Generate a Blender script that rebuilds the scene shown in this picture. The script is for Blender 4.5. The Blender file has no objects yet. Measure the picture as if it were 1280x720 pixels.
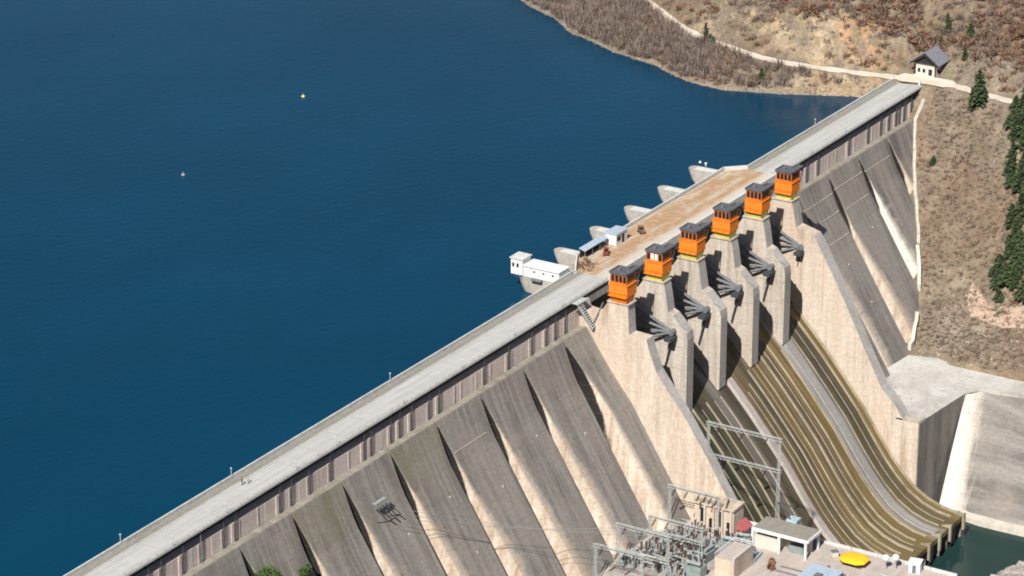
import bpy, math, random
import numpy as np
from mathutils import Vector, noise
random.seed(7)
R = math.radians
S = bpy.context.scene
COL = S.collection

# ------------------------------------------------------------------ camera, sky, sun, exposure
cam_d = bpy.data.cameras.new('camera'); cam = bpy.data.objects.new('camera', cam_d); COL.objects.link(cam)
S.camera = cam
cam.location = (-578.583, -356.970, 278.880)
YAW, PITCH = 0.5528, 0.3735
fw = Vector((math.cos(YAW)*math.cos(PITCH), math.sin(YAW)*math.cos(PITCH), -math.sin(PITCH)))
cam.rotation_euler = fw.to_track_quat('-Z', 'Y').to_euler()
cam_d.sensor_width = 36; cam_d.lens = 4060.2/1280*36
cam_d.clip_start = 5; cam_d.clip_end = 8000

SUN_EL, SUN_AZ = 44.5, 12.0          # azimuth measured from the dam's left end towards downstream
sdir = Vector((-math.cos(R(SUN_EL))*math.cos(R(SUN_AZ)), -math.cos(R(SUN_EL))*math.sin(R(SUN_AZ)), math.sin(R(SUN_EL))))
W = bpy.data.worlds.new('World'); S.world = W; W.use_nodes = True
wn = W.node_tree; bg = wn.nodes['Background']
sky = wn.nodes.new('ShaderNodeTexSky'); sky.sky_type = 'NISHITA'; sky.sun_disc = False
sky.sun_elevation = R(SUN_EL); sky.sun_rotation = math.atan2(sdir.x, sdir.y)
sky.air_density = 1.0; sky.dust_density = 0.3; sky.ozone_density = 1.5
wn.links.new(sky.outputs[0], bg.inputs[0]); bg.inputs[1].default_value = 0.052
sl = bpy.data.lights.new('sun', 'SUN'); sl.energy = 5.0; sl.angle = R(0.53); sl.color = (1.0, 0.955, 0.89)
so = bpy.data.objects.new('sun', sl); COL.objects.link(so)
so.rotation_euler = sdir.to_track_quat('Z', 'Y').to_euler(); so.location = (0, 0, 300)
S.view_settings.view_transform = 'Standard'; S.view_settings.look = 'None'
S.view_settings.exposure = 0.46; S.view_settings.gamma = 1.0
S.cycles.filter_width = 1.9; S.cycles.diffuse_bounces = 2

# ------------------------------------------------------------------ mesh helpers
class MB:
    def __init__(s): s.v = []; s.f = []; s.m = []; s.cur = 0; s.smooth = False
    def add(s, vs, fs):
        b = len(s.v); s.v += [tuple(v) for v in vs]
        for f in fs: s.f.append(tuple(i+b for i in f)); s.m.append(s.cur)
        return s
    def box(s, x0, x1, y0, y1, z0, z1):
        return s.add([(x0,y0,z0),(x1,y0,z0),(x1,y1,z0),(x0,y1,z0),(x0,y0,z1),(x1,y0,z1),(x1,y1,z1),(x0,y1,z1)],
              [(0,3,2,1),(4,5,6,7),(0,1,5,4),(1,2,6,5),(2,3,7,6),(3,0,4,7)])
    def prism_x(s, poly, x0, x1):          # poly of (y,z)
        n = len(poly); vs = [(x0,y,z) for y,z in poly]+[(x1,y,z) for y,z in poly]
        return s.add(vs, [tuple(range(n)), tuple(range(2*n-1, n-1, -1))]+[(i, i+n, (i+1)%n+n, (i+1)%n) for i in range(n)])
    def prism_y(s, poly, y0, y1):          # poly of (x,z)
        n = len(poly); vs = [(x,y0,z) for x,z in poly]+[(x,y1,z) for x,z in poly]
        return s.add(vs, [tuple(range(n)), tuple(range(2*n-1, n-1, -1))]+[(i, i+n, (i+1)%n+n, (i+1)%n) for i in range(n)])
    def prism_z(s, poly, z0, z1):
        n = len(poly); vs = [(x,y,z0) for x,y in poly]+[(x,y,z1) for x,y in poly]
        return s.add(vs, [tuple(range(n-1,-1,-1)), tuple(range(n, 2*n))]+[(i, (i+1)%n, (i+1)%n+n, i+n) for i in range(n)])
    def loft(s, rings, cap=True, closed=True):
        n = len(rings[0]); b = [p for r in rings for p in r]; fs = []
        m = n if closed else n-1
        for k in range(len(rings)-1):
            for i in range(m):
                j = (i+1) % n
                fs.append((k*n+i, k*n+j, (k+1)*n+j, (k+1)*n+i))
        if cap: fs += [tuple(range(n-1, -1, -1)), tuple(range((len(rings)-1)*n, len(rings)*n))]
        return s.add(b, fs)
    def tube(s, a, b, r, r2=None, n=6, cap=True):
        a = Vector(a); b = Vector(b); r2 = r if r2 is None else r2
        d = (b-a).normalized(); u = d.orthogonal().normalized(); w = d.cross(u)
        rings = [[tuple(p+(u*math.cos(t*2*math.pi/n)+w*math.sin(t*2*math.pi/n))*rr) for t in range(n)] for p, rr in ((a, r), (b, r2))]
        return s.loft(rings, cap)
    def bar(s, a, b, t): return s.tube(a, b, t*.7, n=4)
    def lathe(s, prof, c=(0,0,0), n=10):
        return s.loft([[(c[0]+r*math.cos(i*2*math.pi/n), c[1]+r*math.sin(i*2*math.pi/n), c[2]+z) for i in range(n)] for r, z in prof])
    def mesh(s, name, mats):
        me = bpy.data.meshes.new(name); me.from_pydata(s.v, [], s.f)
        for m in (mats if isinstance(mats, (list, tuple)) else [mats]): me.materials.append(m)
        if any(s.m): me.polygons.foreach_set('material_index', s.m)
        if s.smooth: me.polygons.foreach_set('use_smooth', [True]*len(s.f))
        me.validate(); me.update()
        import bmesh
        bm = bmesh.new(); bm.from_mesh(me); bmesh.ops.recalc_face_normals(bm, faces=bm.faces); bm.to_mesh(me); bm.free()
        return me
    def build(s, name, mats, parent=None, world=False):
        """world=True: the coordinates are world ones, taken relative to the parent thing's base"""
        if world and parent is not None:
            o = root_loc(parent); s.v = [(x-o[0], y-o[1], z-o[2]) for x, y, z in s.v]
        ob = bpy.data.objects.new(name, s.mesh(name, mats)); COL.objects.link(ob)
        if parent is not None: ob.parent = parent
        return ob
def root_loc(o):
    v = Vector((0,0,0))
    while o is not None: v += o.location; o = o.parent
    return v
def tag(o, label=None, cat=None, group=None, kind=None):
    if label: o['label'] = label
    if cat: o['category'] = cat
    if group: o['group'] = group
    if kind: o['kind'] = kind
    return o
def thing(name, label, cat, loc=(0,0,0), rz=0, group=None):
    o = bpy.data.objects.new(name, None); COL.objects.link(o); o.location = loc; o.rotation_euler = (0,0,rz)
    o.empty_display_size = .5
    return tag(o, label, cat, group)
def copy_tree(o, parent=None):
    c = o.copy(); COL.objects.link(c)
    if parent is not None: c.parent = parent
    for ch in list(o.children): copy_tree(ch, c)
    return c
def struct(name, mb, mats, label=None):
    return tag(mb.build(name, mats), label, None, None, 'structure')

# ------------------------------------------------------------------ materials
class NT:
    def __init__(s, name, rough=.9):
        s.m = bpy.data.materials.new(name); s.m.use_nodes = True; s.t = s.m.node_tree
        s.b = s.t.nodes['Principled BSDF']; s.b.inputs['Roughness'].default_value = rough
        s.b.inputs['Specular IOR Level'].default_value = .25
        s.g = s.t.nodes.new('ShaderNodeNewGeometry'); s.P = s.g.outputs['Position']
    def n(s, t, **k):
        x = s.t.nodes.new(t)
        for a, v in k.items(): setattr(x, a, v)
        return x
    def L(s, a, b): s.t.links.new(a, b)
    def mapped(s, sc, P=None):
        x = s.n('ShaderNodeMapping'); x.inputs['Scale'].default_value = sc; s.L(P or s.P, x.inputs['Vector']); return x.outputs[0]
    def noise(s, sc=(1,1,1), detail=4, rough=.6, scale=1.0, P=None, dist=0):
        x = s.n('ShaderNodeTexNoise'); x.inputs['Scale'].default_value = scale; x.inputs['Detail'].default_value = detail
        x.inputs['Roughness'].default_value = rough; x.inputs['Distortion'].default_value = dist; s.L(s.mapped(sc, P), x.inputs['Vector']); return x.outputs[0]
    def ramp(s, fac, stops, const=False):
        x = s.n('ShaderNodeValToRGB'); e = x.color_ramp.elements
        if const: x.color_ramp.interpolation = 'CONSTANT'
        while len(e) < len(stops): e.new(.5)
        for k, (p, c) in enumerate(stops):
            e[k].position = p; e[k].color = (*(c if isinstance(c, (tuple, list)) else (c,c,c)), 1)
        s.L(fac, x.inputs[0]); return x.outputs[0]
    def mix(s, fac, a, b, mode='MIX'):
        x = s.n('ShaderNodeMix', data_type='RGBA', blend_type=mode)
        for inp, v in ((x.inputs[0], fac), (x.inputs[6], a), (x.inputs[7], b)):
            if isinstance(v, (int, float)): inp.default_value = v
            elif isinstance(v, tuple): inp.default_value = (*v, 1)
            else: s.L(v, inp)
        return x.outputs[2]
    def math(s, op, a, b=0.0, c=None):
        x = s.n('ShaderNodeMath', operation=op)
        for i, v in enumerate((a, b) if c is None else (a, b, c)):
            if isinstance(v, (int, float)): x.inputs[i].default_value = v
            else: s.L(v, x.inputs[i])
        return x.outputs[0]
    def xyz(s, P=None):
        x = s.n('ShaderNodeSeparateXYZ'); s.L(P or s.P, x.inputs[0]); return x.outputs
    def bump(s, h, st=.3, d=.1):
        x = s.n('ShaderNodeBump'); x.inputs['Strength'].default_value = st; x.inputs['Distance'].default_value = d
        s.L(h, x.inputs['Height']); s.L(x.outputs[0], s.b.inputs['Normal'])
    def out(s, c):
        if isinstance(c, tuple): s.b.inputs['Base Color'].default_value = (*c, 1)
        else: s.L(c, s.b.inputs['Base Color'])
        return s.m

def concrete(name, base, dark, streak=(1,1,.05), amt=.6, lift=3.0, lift_amt=.25, warm=None, rust=0.0):
    t = NT(name)
    st = t.noise(streak, 5, .65)
    big = t.noise((.05,.05,.05), 3, .6)
    f = t.ramp(st, [(.38, 0), (.66, 1)])
    f = t.math('MULTIPLY', f, t.ramp(big, [(.3, .25), (.62, 1)]))
    c = t.mix(t.math('MULTIPLY', f, amt), base, dark)
    if warm: c = t.mix(t.ramp(t.noise((.13,.13,.03), 4, .6), [(.45, 0), (.7, .75)]), c, warm)
    if rust > 0:
        rs = t.ramp(t.noise((streak[0]*1.7+.01, streak[1]*1.7+.01, streak[2]*.6), 3, .6), [(.60, 0), (.72, rust)])
        c = t.mix(rs, c, (.30, .15, .08))
    z = t.xyz()[2]
    fr = t.math('FRACT', t.math('DIVIDE', t.math('ADD', z, 300.0), lift))
    ln = t.math('MULTIPLY', t.math('LESS_THAN', fr, .06), lift_amt)
    c = t.mix(ln, c, dark)
    fine = t.noise((1.3,1.3,1.3), 6, .7)
    c = t.mix(1.0, c, t.ramp(fine, [(.3, .78), (.7, 1.12)]), 'MULTIPLY')
    t.bump(fine, .35, .12)
    return t.out(c)

M = {}
M['face'] = concrete('weathered_face_concrete', (.265,.245,.222), (.13,.118,.105), (.55,.03,.03), .8, 3.0, .22, warm=(.30,.265,.235))
M['face_mossy'] = concrete('mossy_face_concrete', (.275,.25,.205), (.14,.125,.085), (.6,.03,.03), .85, 3.0, .2, warm=(.30,.27,.18))
M['side'] = concrete('cream_side_concrete', (.60,.52,.435), (.34,.25,.175), (.12,.55,.05), .85, 3.0, .18, warm=(.56,.445,.345), rust=.45)
M['wall'] = concrete('head_wall_concrete', (.72,.635,.585), (.36,.30,.27), (.9,.1,.04), .6, 2.4, .15, warm=(.66,.55,.50))
M['pier'] = concrete('pier_concrete', (.53,.475,.41), (.26,.225,.185), (.7,.7,.04), .95, 2.5, .2, warm=(.50,.42,.345), rust=.35)
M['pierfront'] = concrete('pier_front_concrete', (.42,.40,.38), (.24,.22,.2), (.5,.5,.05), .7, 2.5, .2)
M['ledge'] = concrete('pale_ledge_concrete', (.48,.44,.375), (.26,.23,.17), (.5,.5,.5), .7, 3, 0)
M['mossledge'] = concrete('mossy_ledge_concrete', (.30,.275,.235), (.17,.155,.115), (.4,.4,.4), .9, 3, 0)
M['coping'] = concrete('pale_coping_concrete', (.60,.60,.57), (.38,.38,.36), (.3,.3,.3), .6, 3, 0)
M['deckwalk'] = concrete('sidewalk_concrete', (.27,.25,.215), (.20,.185,.16), (.3,1.5,.3), .7, 3, 0)
M['nose'] = concrete('nose_concrete', (.43,.395,.35), (.26,.24,.21), (.5,.8,.15), .7, 3, .1)
M['slab'] = concrete('river_slab_concrete', (.30,.285,.26), (.19,.175,.155), (.1,.35,.05), .8, 3.2, .3, warm=(.38,.33,.28))
M['slabpale'] = concrete('pale_slab_concrete', (.60,.55,.48), (.42,.37,.31), (.1,.5,.06), .6, 3.2, .2)
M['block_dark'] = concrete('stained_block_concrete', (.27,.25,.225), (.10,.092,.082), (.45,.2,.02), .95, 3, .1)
M['yard'] = concrete('yard_paving', (.46,.40,.36), (.30,.27,.24), (.12,.5,.3), .7, 3, 0, warm=(.50,.42,.37))
M['platform'] = concrete('platform_paving', (.56,.54,.50), (.30,.285,.26), (.12,.12,.12), .9, 3, 0)

def buttress_mat(name, mossy, white=False):
    t = NT(name)
    st = t.noise((.6,.035,.035), 5, .65); sy = t.noise((.15,.6,.05), 5, .68); big = t.noise((.05,)*3, 3, .6); fine = t.noise((1.3,)*3, 6, .7)
    z = t.xyz()[2]
    f = t.math('MULTIPLY', t.ramp(st, [(.38,0),(.60,1)]), t.ramp(big, [(.3,.35),(.6,1)]))
    c1 = t.mix(t.math('MULTIPLY', f, .8), (.262,.244,.222), (.112,.102,.092))
    c1 = t.mix(t.ramp(t.noise((.13,.13,.03), 4, .6), [(.45,0),(.7,.8)]), c1, (.265,.235,.205))
    if mossy:
        top = t.ramp(t.math('DIVIDE', t.math('ADD', z, 30.0), 24.0), [(.35,0),(.8,.5)])
        c1 = t.mix(t.math('MULTIPLY', top, t.ramp(st, [(.35,.3),(.6,1)])), c1, (.215,.20,.12))
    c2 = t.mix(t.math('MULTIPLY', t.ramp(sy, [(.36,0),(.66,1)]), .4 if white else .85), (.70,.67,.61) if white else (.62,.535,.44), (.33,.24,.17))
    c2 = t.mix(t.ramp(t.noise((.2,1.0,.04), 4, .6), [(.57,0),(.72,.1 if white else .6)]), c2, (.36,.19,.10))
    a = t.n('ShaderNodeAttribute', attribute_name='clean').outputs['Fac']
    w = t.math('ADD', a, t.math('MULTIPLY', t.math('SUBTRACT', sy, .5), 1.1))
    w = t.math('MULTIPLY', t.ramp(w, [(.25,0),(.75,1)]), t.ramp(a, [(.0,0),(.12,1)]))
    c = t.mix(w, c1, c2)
    sa = t.n('ShaderNodeAttribute', attribute_name='slit_shadow').outputs['Fac']  # near-black colour painted in for the shadow in slits between buttresses
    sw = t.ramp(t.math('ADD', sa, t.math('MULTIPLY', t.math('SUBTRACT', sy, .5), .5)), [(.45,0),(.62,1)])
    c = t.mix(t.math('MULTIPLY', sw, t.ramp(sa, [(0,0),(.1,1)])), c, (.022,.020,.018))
    fr = t.math('FRACT', t.math('DIVIDE', t.math('ADD', z, 300.0), 3.0))
    c = t.mix(t.math('MULTIPLY', t.math('LESS_THAN', fr, .06), .2), c, (.12,.11,.10))
    c = t.mix(1.0, c, t.ramp(fine, [(.3,.78),(.7,1.12)]), 'MULTIPLY'); t.bump(fine, .35, .12)
    return t.out(c)
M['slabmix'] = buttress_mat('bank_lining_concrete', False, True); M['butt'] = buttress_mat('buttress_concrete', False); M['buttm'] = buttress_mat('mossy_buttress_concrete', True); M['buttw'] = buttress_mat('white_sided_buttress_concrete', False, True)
def road_mat():
    t = NT('pale_road_surface')
    a = t.noise((.04,1.1,1), 5, .65); b = t.noise((.4,.4,.4), 5, .6)
    c = t.mix(t.ramp(a, [(.35,0),(.7,1)]), (.47,.46,.44), (.35,.34,.32))
    c = t.mix(t.ramp(b, [(.5,0),(.75,.5)]), c, (.52,.49,.46))
    x = t.xyz()[0]
    j = t.math('LESS_THAN', t.math('FRACT', t.math('DIVIDE', t.math('ADD', x, 600.0), 9.075)), .012)
    c = t.mix(t.math('MULTIPLY', j, .6), c, (.22,.21,.20))
    pt = t.ramp(t.noise((.035,.5,1), 2, .4), [(.60,0),(.63,.45)]); c = t.mix(pt, c, (.36,.35,.335))
    t.bump(b, .1, .05); return t.out(c)
M['road'] = road_mat()
def plaza_mat():
    t = NT('stained_plateau_floor')
    a = t.noise((.10,.35,1), 5, .65, dist=.5); b = t.noise((.5,.5,.5), 5, .7)
    c = t.mix(t.ramp(a, [(.34,0),(.50,.85),(.66,1)]), (.47,.40,.31), (.36,.215,.11))
    c = t.mix(t.ramp(b, [(.5,0),(.72,.6)]), c, (.54,.49,.42))
    # the stain thins out near the edges of the plateau
    y = t.xyz()[1]
    e = t.ramp(t.math('DIVIDE', y, 14.0), [(.0,1),(.22,.75),(.34,0),(.90,0),(.98,.6)])
    c = t.mix(e, c, (.53,.49,.43)); t.bump(b, .15, .06); return t.out(c)
M['plaza'] = plaza_mat()
def chute_mat():
    t = NT('algae_stained_chute', .75)
    x, y, z = t.xyz()
    wob = t.noise((.02,.05,.05), 2, .5)
    X = t.math('ADD', x, t.math('MULTIPLY', t.math('SUBTRACT', wob, .5), 1.6))
    ol, dk, gr, br, gy = (.175,.125,.050), (.030,.033,.023), (.068,.060,.040), (.135,.100,.058), (.17,.16,.15)
    bands = [(34,gy),(39,gr),(42,gy),(45,dk),(49,dk),(52,gr),(54,dk),(57,gr),(60,gr),(63,gy),(66,gr),(67.5,(.06,.05,.04)),(72.5,br),(76,br),(79,gr),(81,br),(84,ol),(87,br),
             (88,(.085,.068,.042)),(91,br),(93,ol),(96,ol),(98.2,(.27,.255,.245)),(103,(.25,.235,.225)),(104.2,(.075,.063,.04)),(109,(.065,.058,.042)),(111,ol),(114,ol)]
    f = t.math('DIVIDE', t.math('SUBTRACT', X, 34.0), 80.0)
    c = t.ramp(f, [((p-34)/80, q) for p, q in bands])
    st = t.noise((1.6,.03,.03), 5, .7)
    c = t.mix(1.0, c, t.ramp(st, [(.3,.35),(.48,.85),(.72,1.6)]), 'MULTIPLY')
    st2 = t.noise((4.5,.05,.05), 3, .6); c = t.mix(1.0, c, t.ramp(st2, [(.35,.6),(.6,1.25)]), 'MULTIPLY')
    bl = t.noise((.5,.18,.18), 4, .6)
    c = t.mix(t.ramp(bl, [(.55,0),(.75,.4)]), c, (.20,.175,.13))
    # algae turns the lower bowl olive
    low = t.ramp(t.math('DIVIDE', t.math('ADD', z, 76.0), 60.0), [(.03,.75),(.22,.35),(.5,0)])
    c = t.mix(t.math('MULTIPLY', low, t.ramp(st, [(.3,1),(.7,.4)])), c, (.15,.112,.046))
    t.bump(t.noise((2,.2,.2), 5, .7), .5, .15); return t.out(c)
M['chute'] = chute_mat()
M['rib'] = concrete('chute_rib_concrete', (.38,.33,.245), (.15,.125,.07), (.1,.15,.15), .8, 3, 0)
M['divider'] = concrete('divider_concrete', (.40,.36,.33), (.25,.22,.20), (.3,.1,.1), .7, 3, 0)
M['greystrip'] = concrete('grey_strip_concrete', (.31,.295,.28), (.16,.15,.13), (.9,.06,.06), .8, 3, 0, warm=(.30,.28,.26))
def plain(name, c, rough=.6, var=.15, metal=0, sc=1.2, dirt=None):
    t = NT(name, rough); t.b.inputs['Metallic'].default_value = metal
    n = t.noise((sc,sc,sc), 4, .65)
    k = t.mix(1.0, c, t.ramp(n, [(.3,1-var),(.7,1+var)]), 'MULTIPLY')
    if dirt: k = t.mix(t.ramp(t.noise((1.5,1.5,.3), 4, .7), [(.5,0),(.72,.7)]), k, dirt)
    return t.out(k)
M['orange'] = plain('orange_paint', (.74,.205,.02), .6, .14, dirt=(.36,.11,.03))
M['burnt'] = plain('burnt_orange_paint', (.46,.13,.03), .6, .25)
M['brick'] = plain('red_brown_paint', (.26,.10,.06), .6, .3)
M['lime'] = plain('lime_yellow_paint', (.66,.62,.16), .6, .15, dirt=(.62,.36,.08))
M['roofdark'] = plain('dark_roof_felt', (.10,.102,.115), .8, .25)
M['glass'] = plain('dark_glass', (.015,.018,.022), .15, .1)
M['steel'] = plain('grey_painted_steel', (.145,.15,.162), .55, .25)
M['gate'] = plain('dark_gate_steel', (.05,.055,.065), .6, .25)
M['galv'] = plain('galvanised_steel', (.40,.42,.40), .55, .15)
M['white'] = plain('white_paint', (.70,.70,.69), .6, .1, dirt=(.46,.43,.38))
M['winshade'] = plain('pale_shutter', (.7,.66,.62), .6, .06)
M['porcelain'] = plain('brown_porcelain', (.07,.045,.04), .35, .2)
M['greypor'] = plain('grey_porcelain', (.28,.30,.31), .35, .2)
M['transf'] = plain('transformer_green_grey', (.22,.26,.25), .55, .25)
M['red'] = plain('faded_red_sheet', (.40,.11,.11), .6, .15)
M['yellow'] = plain('yellow_sheet', (.80,.46,.02), .5, .08)
M['slate'] = plain('slate_roof', (.20,.205,.225), .7, .2)
M['darkwood'] = plain('dark_timber', (.03,.028,.03), .8, .3)
M['render'] = plain('white_render', (.60,.545,.48), .85, .1, dirt=(.5,.44,.36))
M['rustwood'] = plain('rusty_brown_scrap', (.20,.11,.06), .9, .5)
M['bluegrey'] = plain('blue_grey_sheet', (.36,.43,.50), .5, .15)
M['maroon'] = plain('maroon_paint', (.22,.04,.05), .5, .1)
M['rubber'] = plain('black_rubber', (.02,.02,.02), .8, .1)
M['skin'] = plain('skin', (.50,.30,.21), .6, .05)
M['hair'] = plain('dark_hair', (.03,.02,.015), .8, .2)
M['cloth_dark'] = plain('dark_cloth', (.035,.035,.045), .9, .2)
M['cloth_white'] = plain('white_cloth', (.75,.75,.73), .9, .05)
M['rust'] = plain('rust_red_door', (.24,.06,.035), .8, .3)
M['bark'] = plain('bark', (.12,.095,.075), .95, .3)

def needle_mat(name, a, b):
    t = NT(name, .85); n = t.noise((1.1,1.1,1.1), 3, .6)
    t.b.inputs['Specular IOR Level'].default_value = .1
    return t.out(t.mix(t.ramp(n, [(.35,0),(.65,1)]), a, b))
M['needle'] = needle_mat('conifer_needles', (.038,.058,.03), (.095,.12,.058))
M['leafgreen'] = needle_mat('young_green_leaves', (.035,.065,.02), (.085,.125,.045))
def brush_mat(name, cols, scale=.12):
    t = NT(name, .95); t.b.inputs['Specular IOR Level'].default_value = .05
    n = t.noise((scale,)*3, 3, .65); m2 = t.noise((2.1,)*3, 2, .6)
    c = t.ramp(n, [(.32, cols[0]), (.48, cols[1]), (.64, cols[2])])
    return t.out(t.mix(1.0, c, t.ramp(m2, [(.3,.6),(.7,1.35)]), 'MULTIPLY'))
M['twig'] = brush_mat('bare_twigs', [(.165,.125,.108),(.235,.185,.155),(.19,.145,.12)])
M['beech'] = brush_mat('russet_leaves', [(.20,.115,.075),(.255,.155,.105),(.185,.125,.09)])
M['dry2'] = brush_mat('dry_brown_scrub', [(.215,.175,.13),(.24,.195,.145),(.225,.18,.13)])
M['dry'] = brush_mat('dry_grass', [(.22,.17,.11),(.19,.15,.105),(.17,.14,.10)])

def ground_mat():
    t = NT('hillside_ground', .95); t.b.inputs['Specular IOR Level'].default_value = .05
    x, y, z = t.xyz()
    big = t.noise((.035,)*3, 4, .6); med = t.noise((.16,)*3, 5, .65); fine = t.noise((.9,)*3, 6, .7)
    c = t.ramp(med, [(.33,(.145,.118,.09)),(.48,(.21,.17,.128)),(.62,(.26,.212,.16)),(.75,(.32,.268,.205))])
    c = t.mix(t.ramp(big, [(.42,0),(.62,.7)]), c, (.175,.12,.085))
    g = t.ramp(t.noise((.08,.08,.08), 4, .6, P=t.mapped((1,1,2.3))), [(.57,0),(.70,.55)])
    c = t.mix(g, c, (.165,.165,.085))
    # steep bare soil: ochre and pale rock where the surface is steep
    nz = t.xyz(t.g.outputs['True Normal'])[2]
    steep = t.ramp(nz, [(.58,1),(.76,0)])
    soil = t.ramp(t.noise((.14,.14,.05), 5, .7), [(.34,(.22,.165,.115)),(.5,(.36,.265,.16)),(.66,(.50,.40,.28))])
    soil = t.mix(t.ramp(t.noise((.055,.055,.02), 2, .5), [(.56,0),(.64,.8)]), soil, (.52,.27,.13))
    yy = t.ramp(t.math('DIVIDE', t.math('ADD', y, 100.0), 220.0), [(.44,.12),(.50,.35),(.54,1),(.80,1),(.86,.2)])
    c = t.mix(t.math('MULTIPLY', t.math('MULTIPLY', steep, yy), t.ramp(med, [(.38,.1),(.56,.95)])), c, soil)
    # pale rubble in the drawdown strip of the shore
    sh = t.ramp(t.math('DIVIDE', t.math('ADD', t.math('ADD', z, 5.6), t.math('MULTIPLY', fine, -1.2)), 2.2), [(.0,.5),(.2,.3),(.36,0)])
    up = t.ramp(t.math('DIVIDE', y, 40.0), [(.1,0),(.3,1)])
    c = t.mix(t.math('MULTIPLY', sh, up), c, (.30,.27,.22))
    c = t.mix(1.0, c, t.ramp(fine, [(.28,.62),(.5,1),(.74,1.35)]), 'MULTIPLY')
    t.bump(fine, .8, .5); return t.out(c)
M['ground'] = ground_mat()
def track_mat():
    t = NT('pale_gravel_road', .95); n = t.noise((.5,)*3, 5, .7)
    return t.out(t.mix(t.ramp(n, [(.35,0),(.65,1)]), (.66,.59,.49), (.50,.43,.34)))
M['track'] = track_mat()
M['scar'] = plain('bare_pink_earth', (.38,.28,.21), .95, .35)
def rock_mat():
    t = NT('grey_rock', .95); n = t.noise((.35,)*3, 6, .7)
    t.bump(n, .8, .5)
    return t.out(t.ramp(n, [(.3,(.16,.145,.13)),(.5,(.32,.29,.26)),(.7,(.46,.42,.38))]))
M['rock'] = rock_mat()
def water_mat(name, deep, rough, wave, st):
    t = NT(name, rough); t.b.inputs['IOR'].default_value = 1.33; t.b.inputs['Specular IOR Level'].default_value = .22
    n = t.noise(wave, 4, .6, dist=.3); big = t.noise((.012,.02,.02), 3, .5)
    c = t.mix(t.ramp(big, [(.3,0),(.7,1)]), deep, tuple(v*1.22 for v in deep))
    t.bump(n, st, .25); return t.out(c)
M['lake'] = water_mat('deep_blue_lake', (.0005,.032,.066), .07, (.45,.8,.5), .4)
M['tail'] = water_mat('green_tail_water', (.012,.032,.030), .08, (.5,.5,.5), .15)

# ------------------------------------------------------------------ terrain
YR = np.array([-400,-120,-60,-30.5,-19,-7,2,13,25,37,49.5,64,75,88,100,107,160,300,800]); XR = np.array([120,186,205,215.7,218.3,221.6,221.5,218.6,217,215.3,215.6,221,224.3,233.4,243.7,249.5,290,380,700.])
YS = np.array([-10,19,37,53,65.5,73,81,91,98,108.5,118,131,142,170,300,800]); XS = np.array([219,215,206,200.2,202,205.6,210.5,213.2,215.5,221.2,225,236.2,241.8,262,350,680.])
def fbm(x, y, s, o=4, seed=0.):
    r = 0; a = 1
    for k in range(o): r += a*noise.noise(Vector((x/s+seed, y/s-seed, seed*1.7))); s /= 2; a *= .5
    return r
DD = np.array([0,2,5,8.5,17,26,37,47,60,70,130,160,400]); DZ = np.array([.9,.9,-2.2,-5.7,-14,-24.4,-37,-46,-53,-54,-54,-90,-90.])
def terrain_h(x, y):
    xr = float(np.interp(y, YR, XR)); d = x-xr
    if d > -2:
        cut = 1.0 if 10 < y < 80 else .6
        e = max(0., d-2.2)
        up = .9+min(e, 11)*cut*1.05+max(0, e-11)*.5
        g = fbm(x, y, 9, 4, 3.)*1.6+fbm(x, y, 40, 2, 8.)*4
        up += g*min(1, e/6)
        up = min(up, 240+fbm(x,y,300,3)*60)
        h = up
    else:
        D = -d
        dn = float(np.interp(D, DD, DZ))
        dn += (fbm(x, y, 11, 4, 1.)*1.7)*min(1, (D-2)/9)*(1 if D < 62 else .3)
        if y < -36 and D > 10:      # gentle benches below the road cuts
            dn += 0
        xs = float(np.interp(y, YS, XS)); w = max(2., xr-2-xs)
        if x > xs: us = .9-(xr-2-x)/w*5.9+fbm(x, y, 5, 3, 5.)*.7*min(1, (D-2)/4)*min(1, (x-xs)/3)
        else: us = -5-(xs-x)*.55
        us = max(us, -70)
        k = min(1, max(0, (y-2)/7.)); h = dn*(1-k)+us*k
    # left bank
    if x < 20:
        if y < 4: lb = -16-(x+120)*.62*(1 if x > -120 else .75)+max(0, -y-20)*-.05
        else: lb = -5-(x+236)*.6
        lb += fbm(x, y, 22, 4, 6.)*2.5
        r = math.hypot(x+579, y+357)
        lb = min(lb, 205)
        h = max(h, lb) if y < 4 or x < -150 else h
    return h
def grade(lo, a, b, hi, step):
    c = list(np.arange(a, b+.01, step)); s = step; v = a
    L = []
    while v > lo: s *= 1.3; v -= s; L.append(v)
    Rr = []; s = step; v = b
    while v < hi: s *= 1.3; v += s; Rr.append(v)
    return L[::-1]+c+Rr
gx = grade(-2500, 138, 275, 2500, 1.25); gy_ = grade(-2500, -85, 150, 2500, 1.25)
tb = MB(); nx, ny = len(gx), len(gy_)
HZ = {}
for j, y in enumerate(gy_):
    for i, x in enumerate(gx):
        z = terrain_h(x, y); tb.v.append((x, y, z))
# keep the sheet below everything the dam, yard and tail water stand in
for k, (x, y, z) in enumerate(tb.v):
    if -30 < x < 152 and -140 < y < 12: tb.v[k] = (x, y, min(z, -86.))
for j in range(ny-1):
    for i in range(nx-1):
        a = j*nx+i; tb.f.append((a, a+1, a+nx+1, a+nx)); tb.m.append(0)
tb.smooth = True
struct('ground', tb, M['ground'], 'brown winter hillside and valley ground around the dam')
GX, GY = np.array(gx), np.array(gy_); GZ = np.array([v[2] for v in tb.v]).reshape(ny, nx)
def gz(x, y):
    i = int(np.searchsorted(GX, x))-1; j = int(np.searchsorted(GY, y))-1
    u = (x-GX[i])/(GX[i+1]-GX[i]); v = (y-GY[j])/(GY[j+1]-GY[j])
    return float(GZ[j,i]*(1-u)*(1-v)+GZ[j,i+1]*u*(1-v)+GZ[j+1,i]*(1-u)*v+GZ[j+1,i+1]*u*v)

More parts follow.
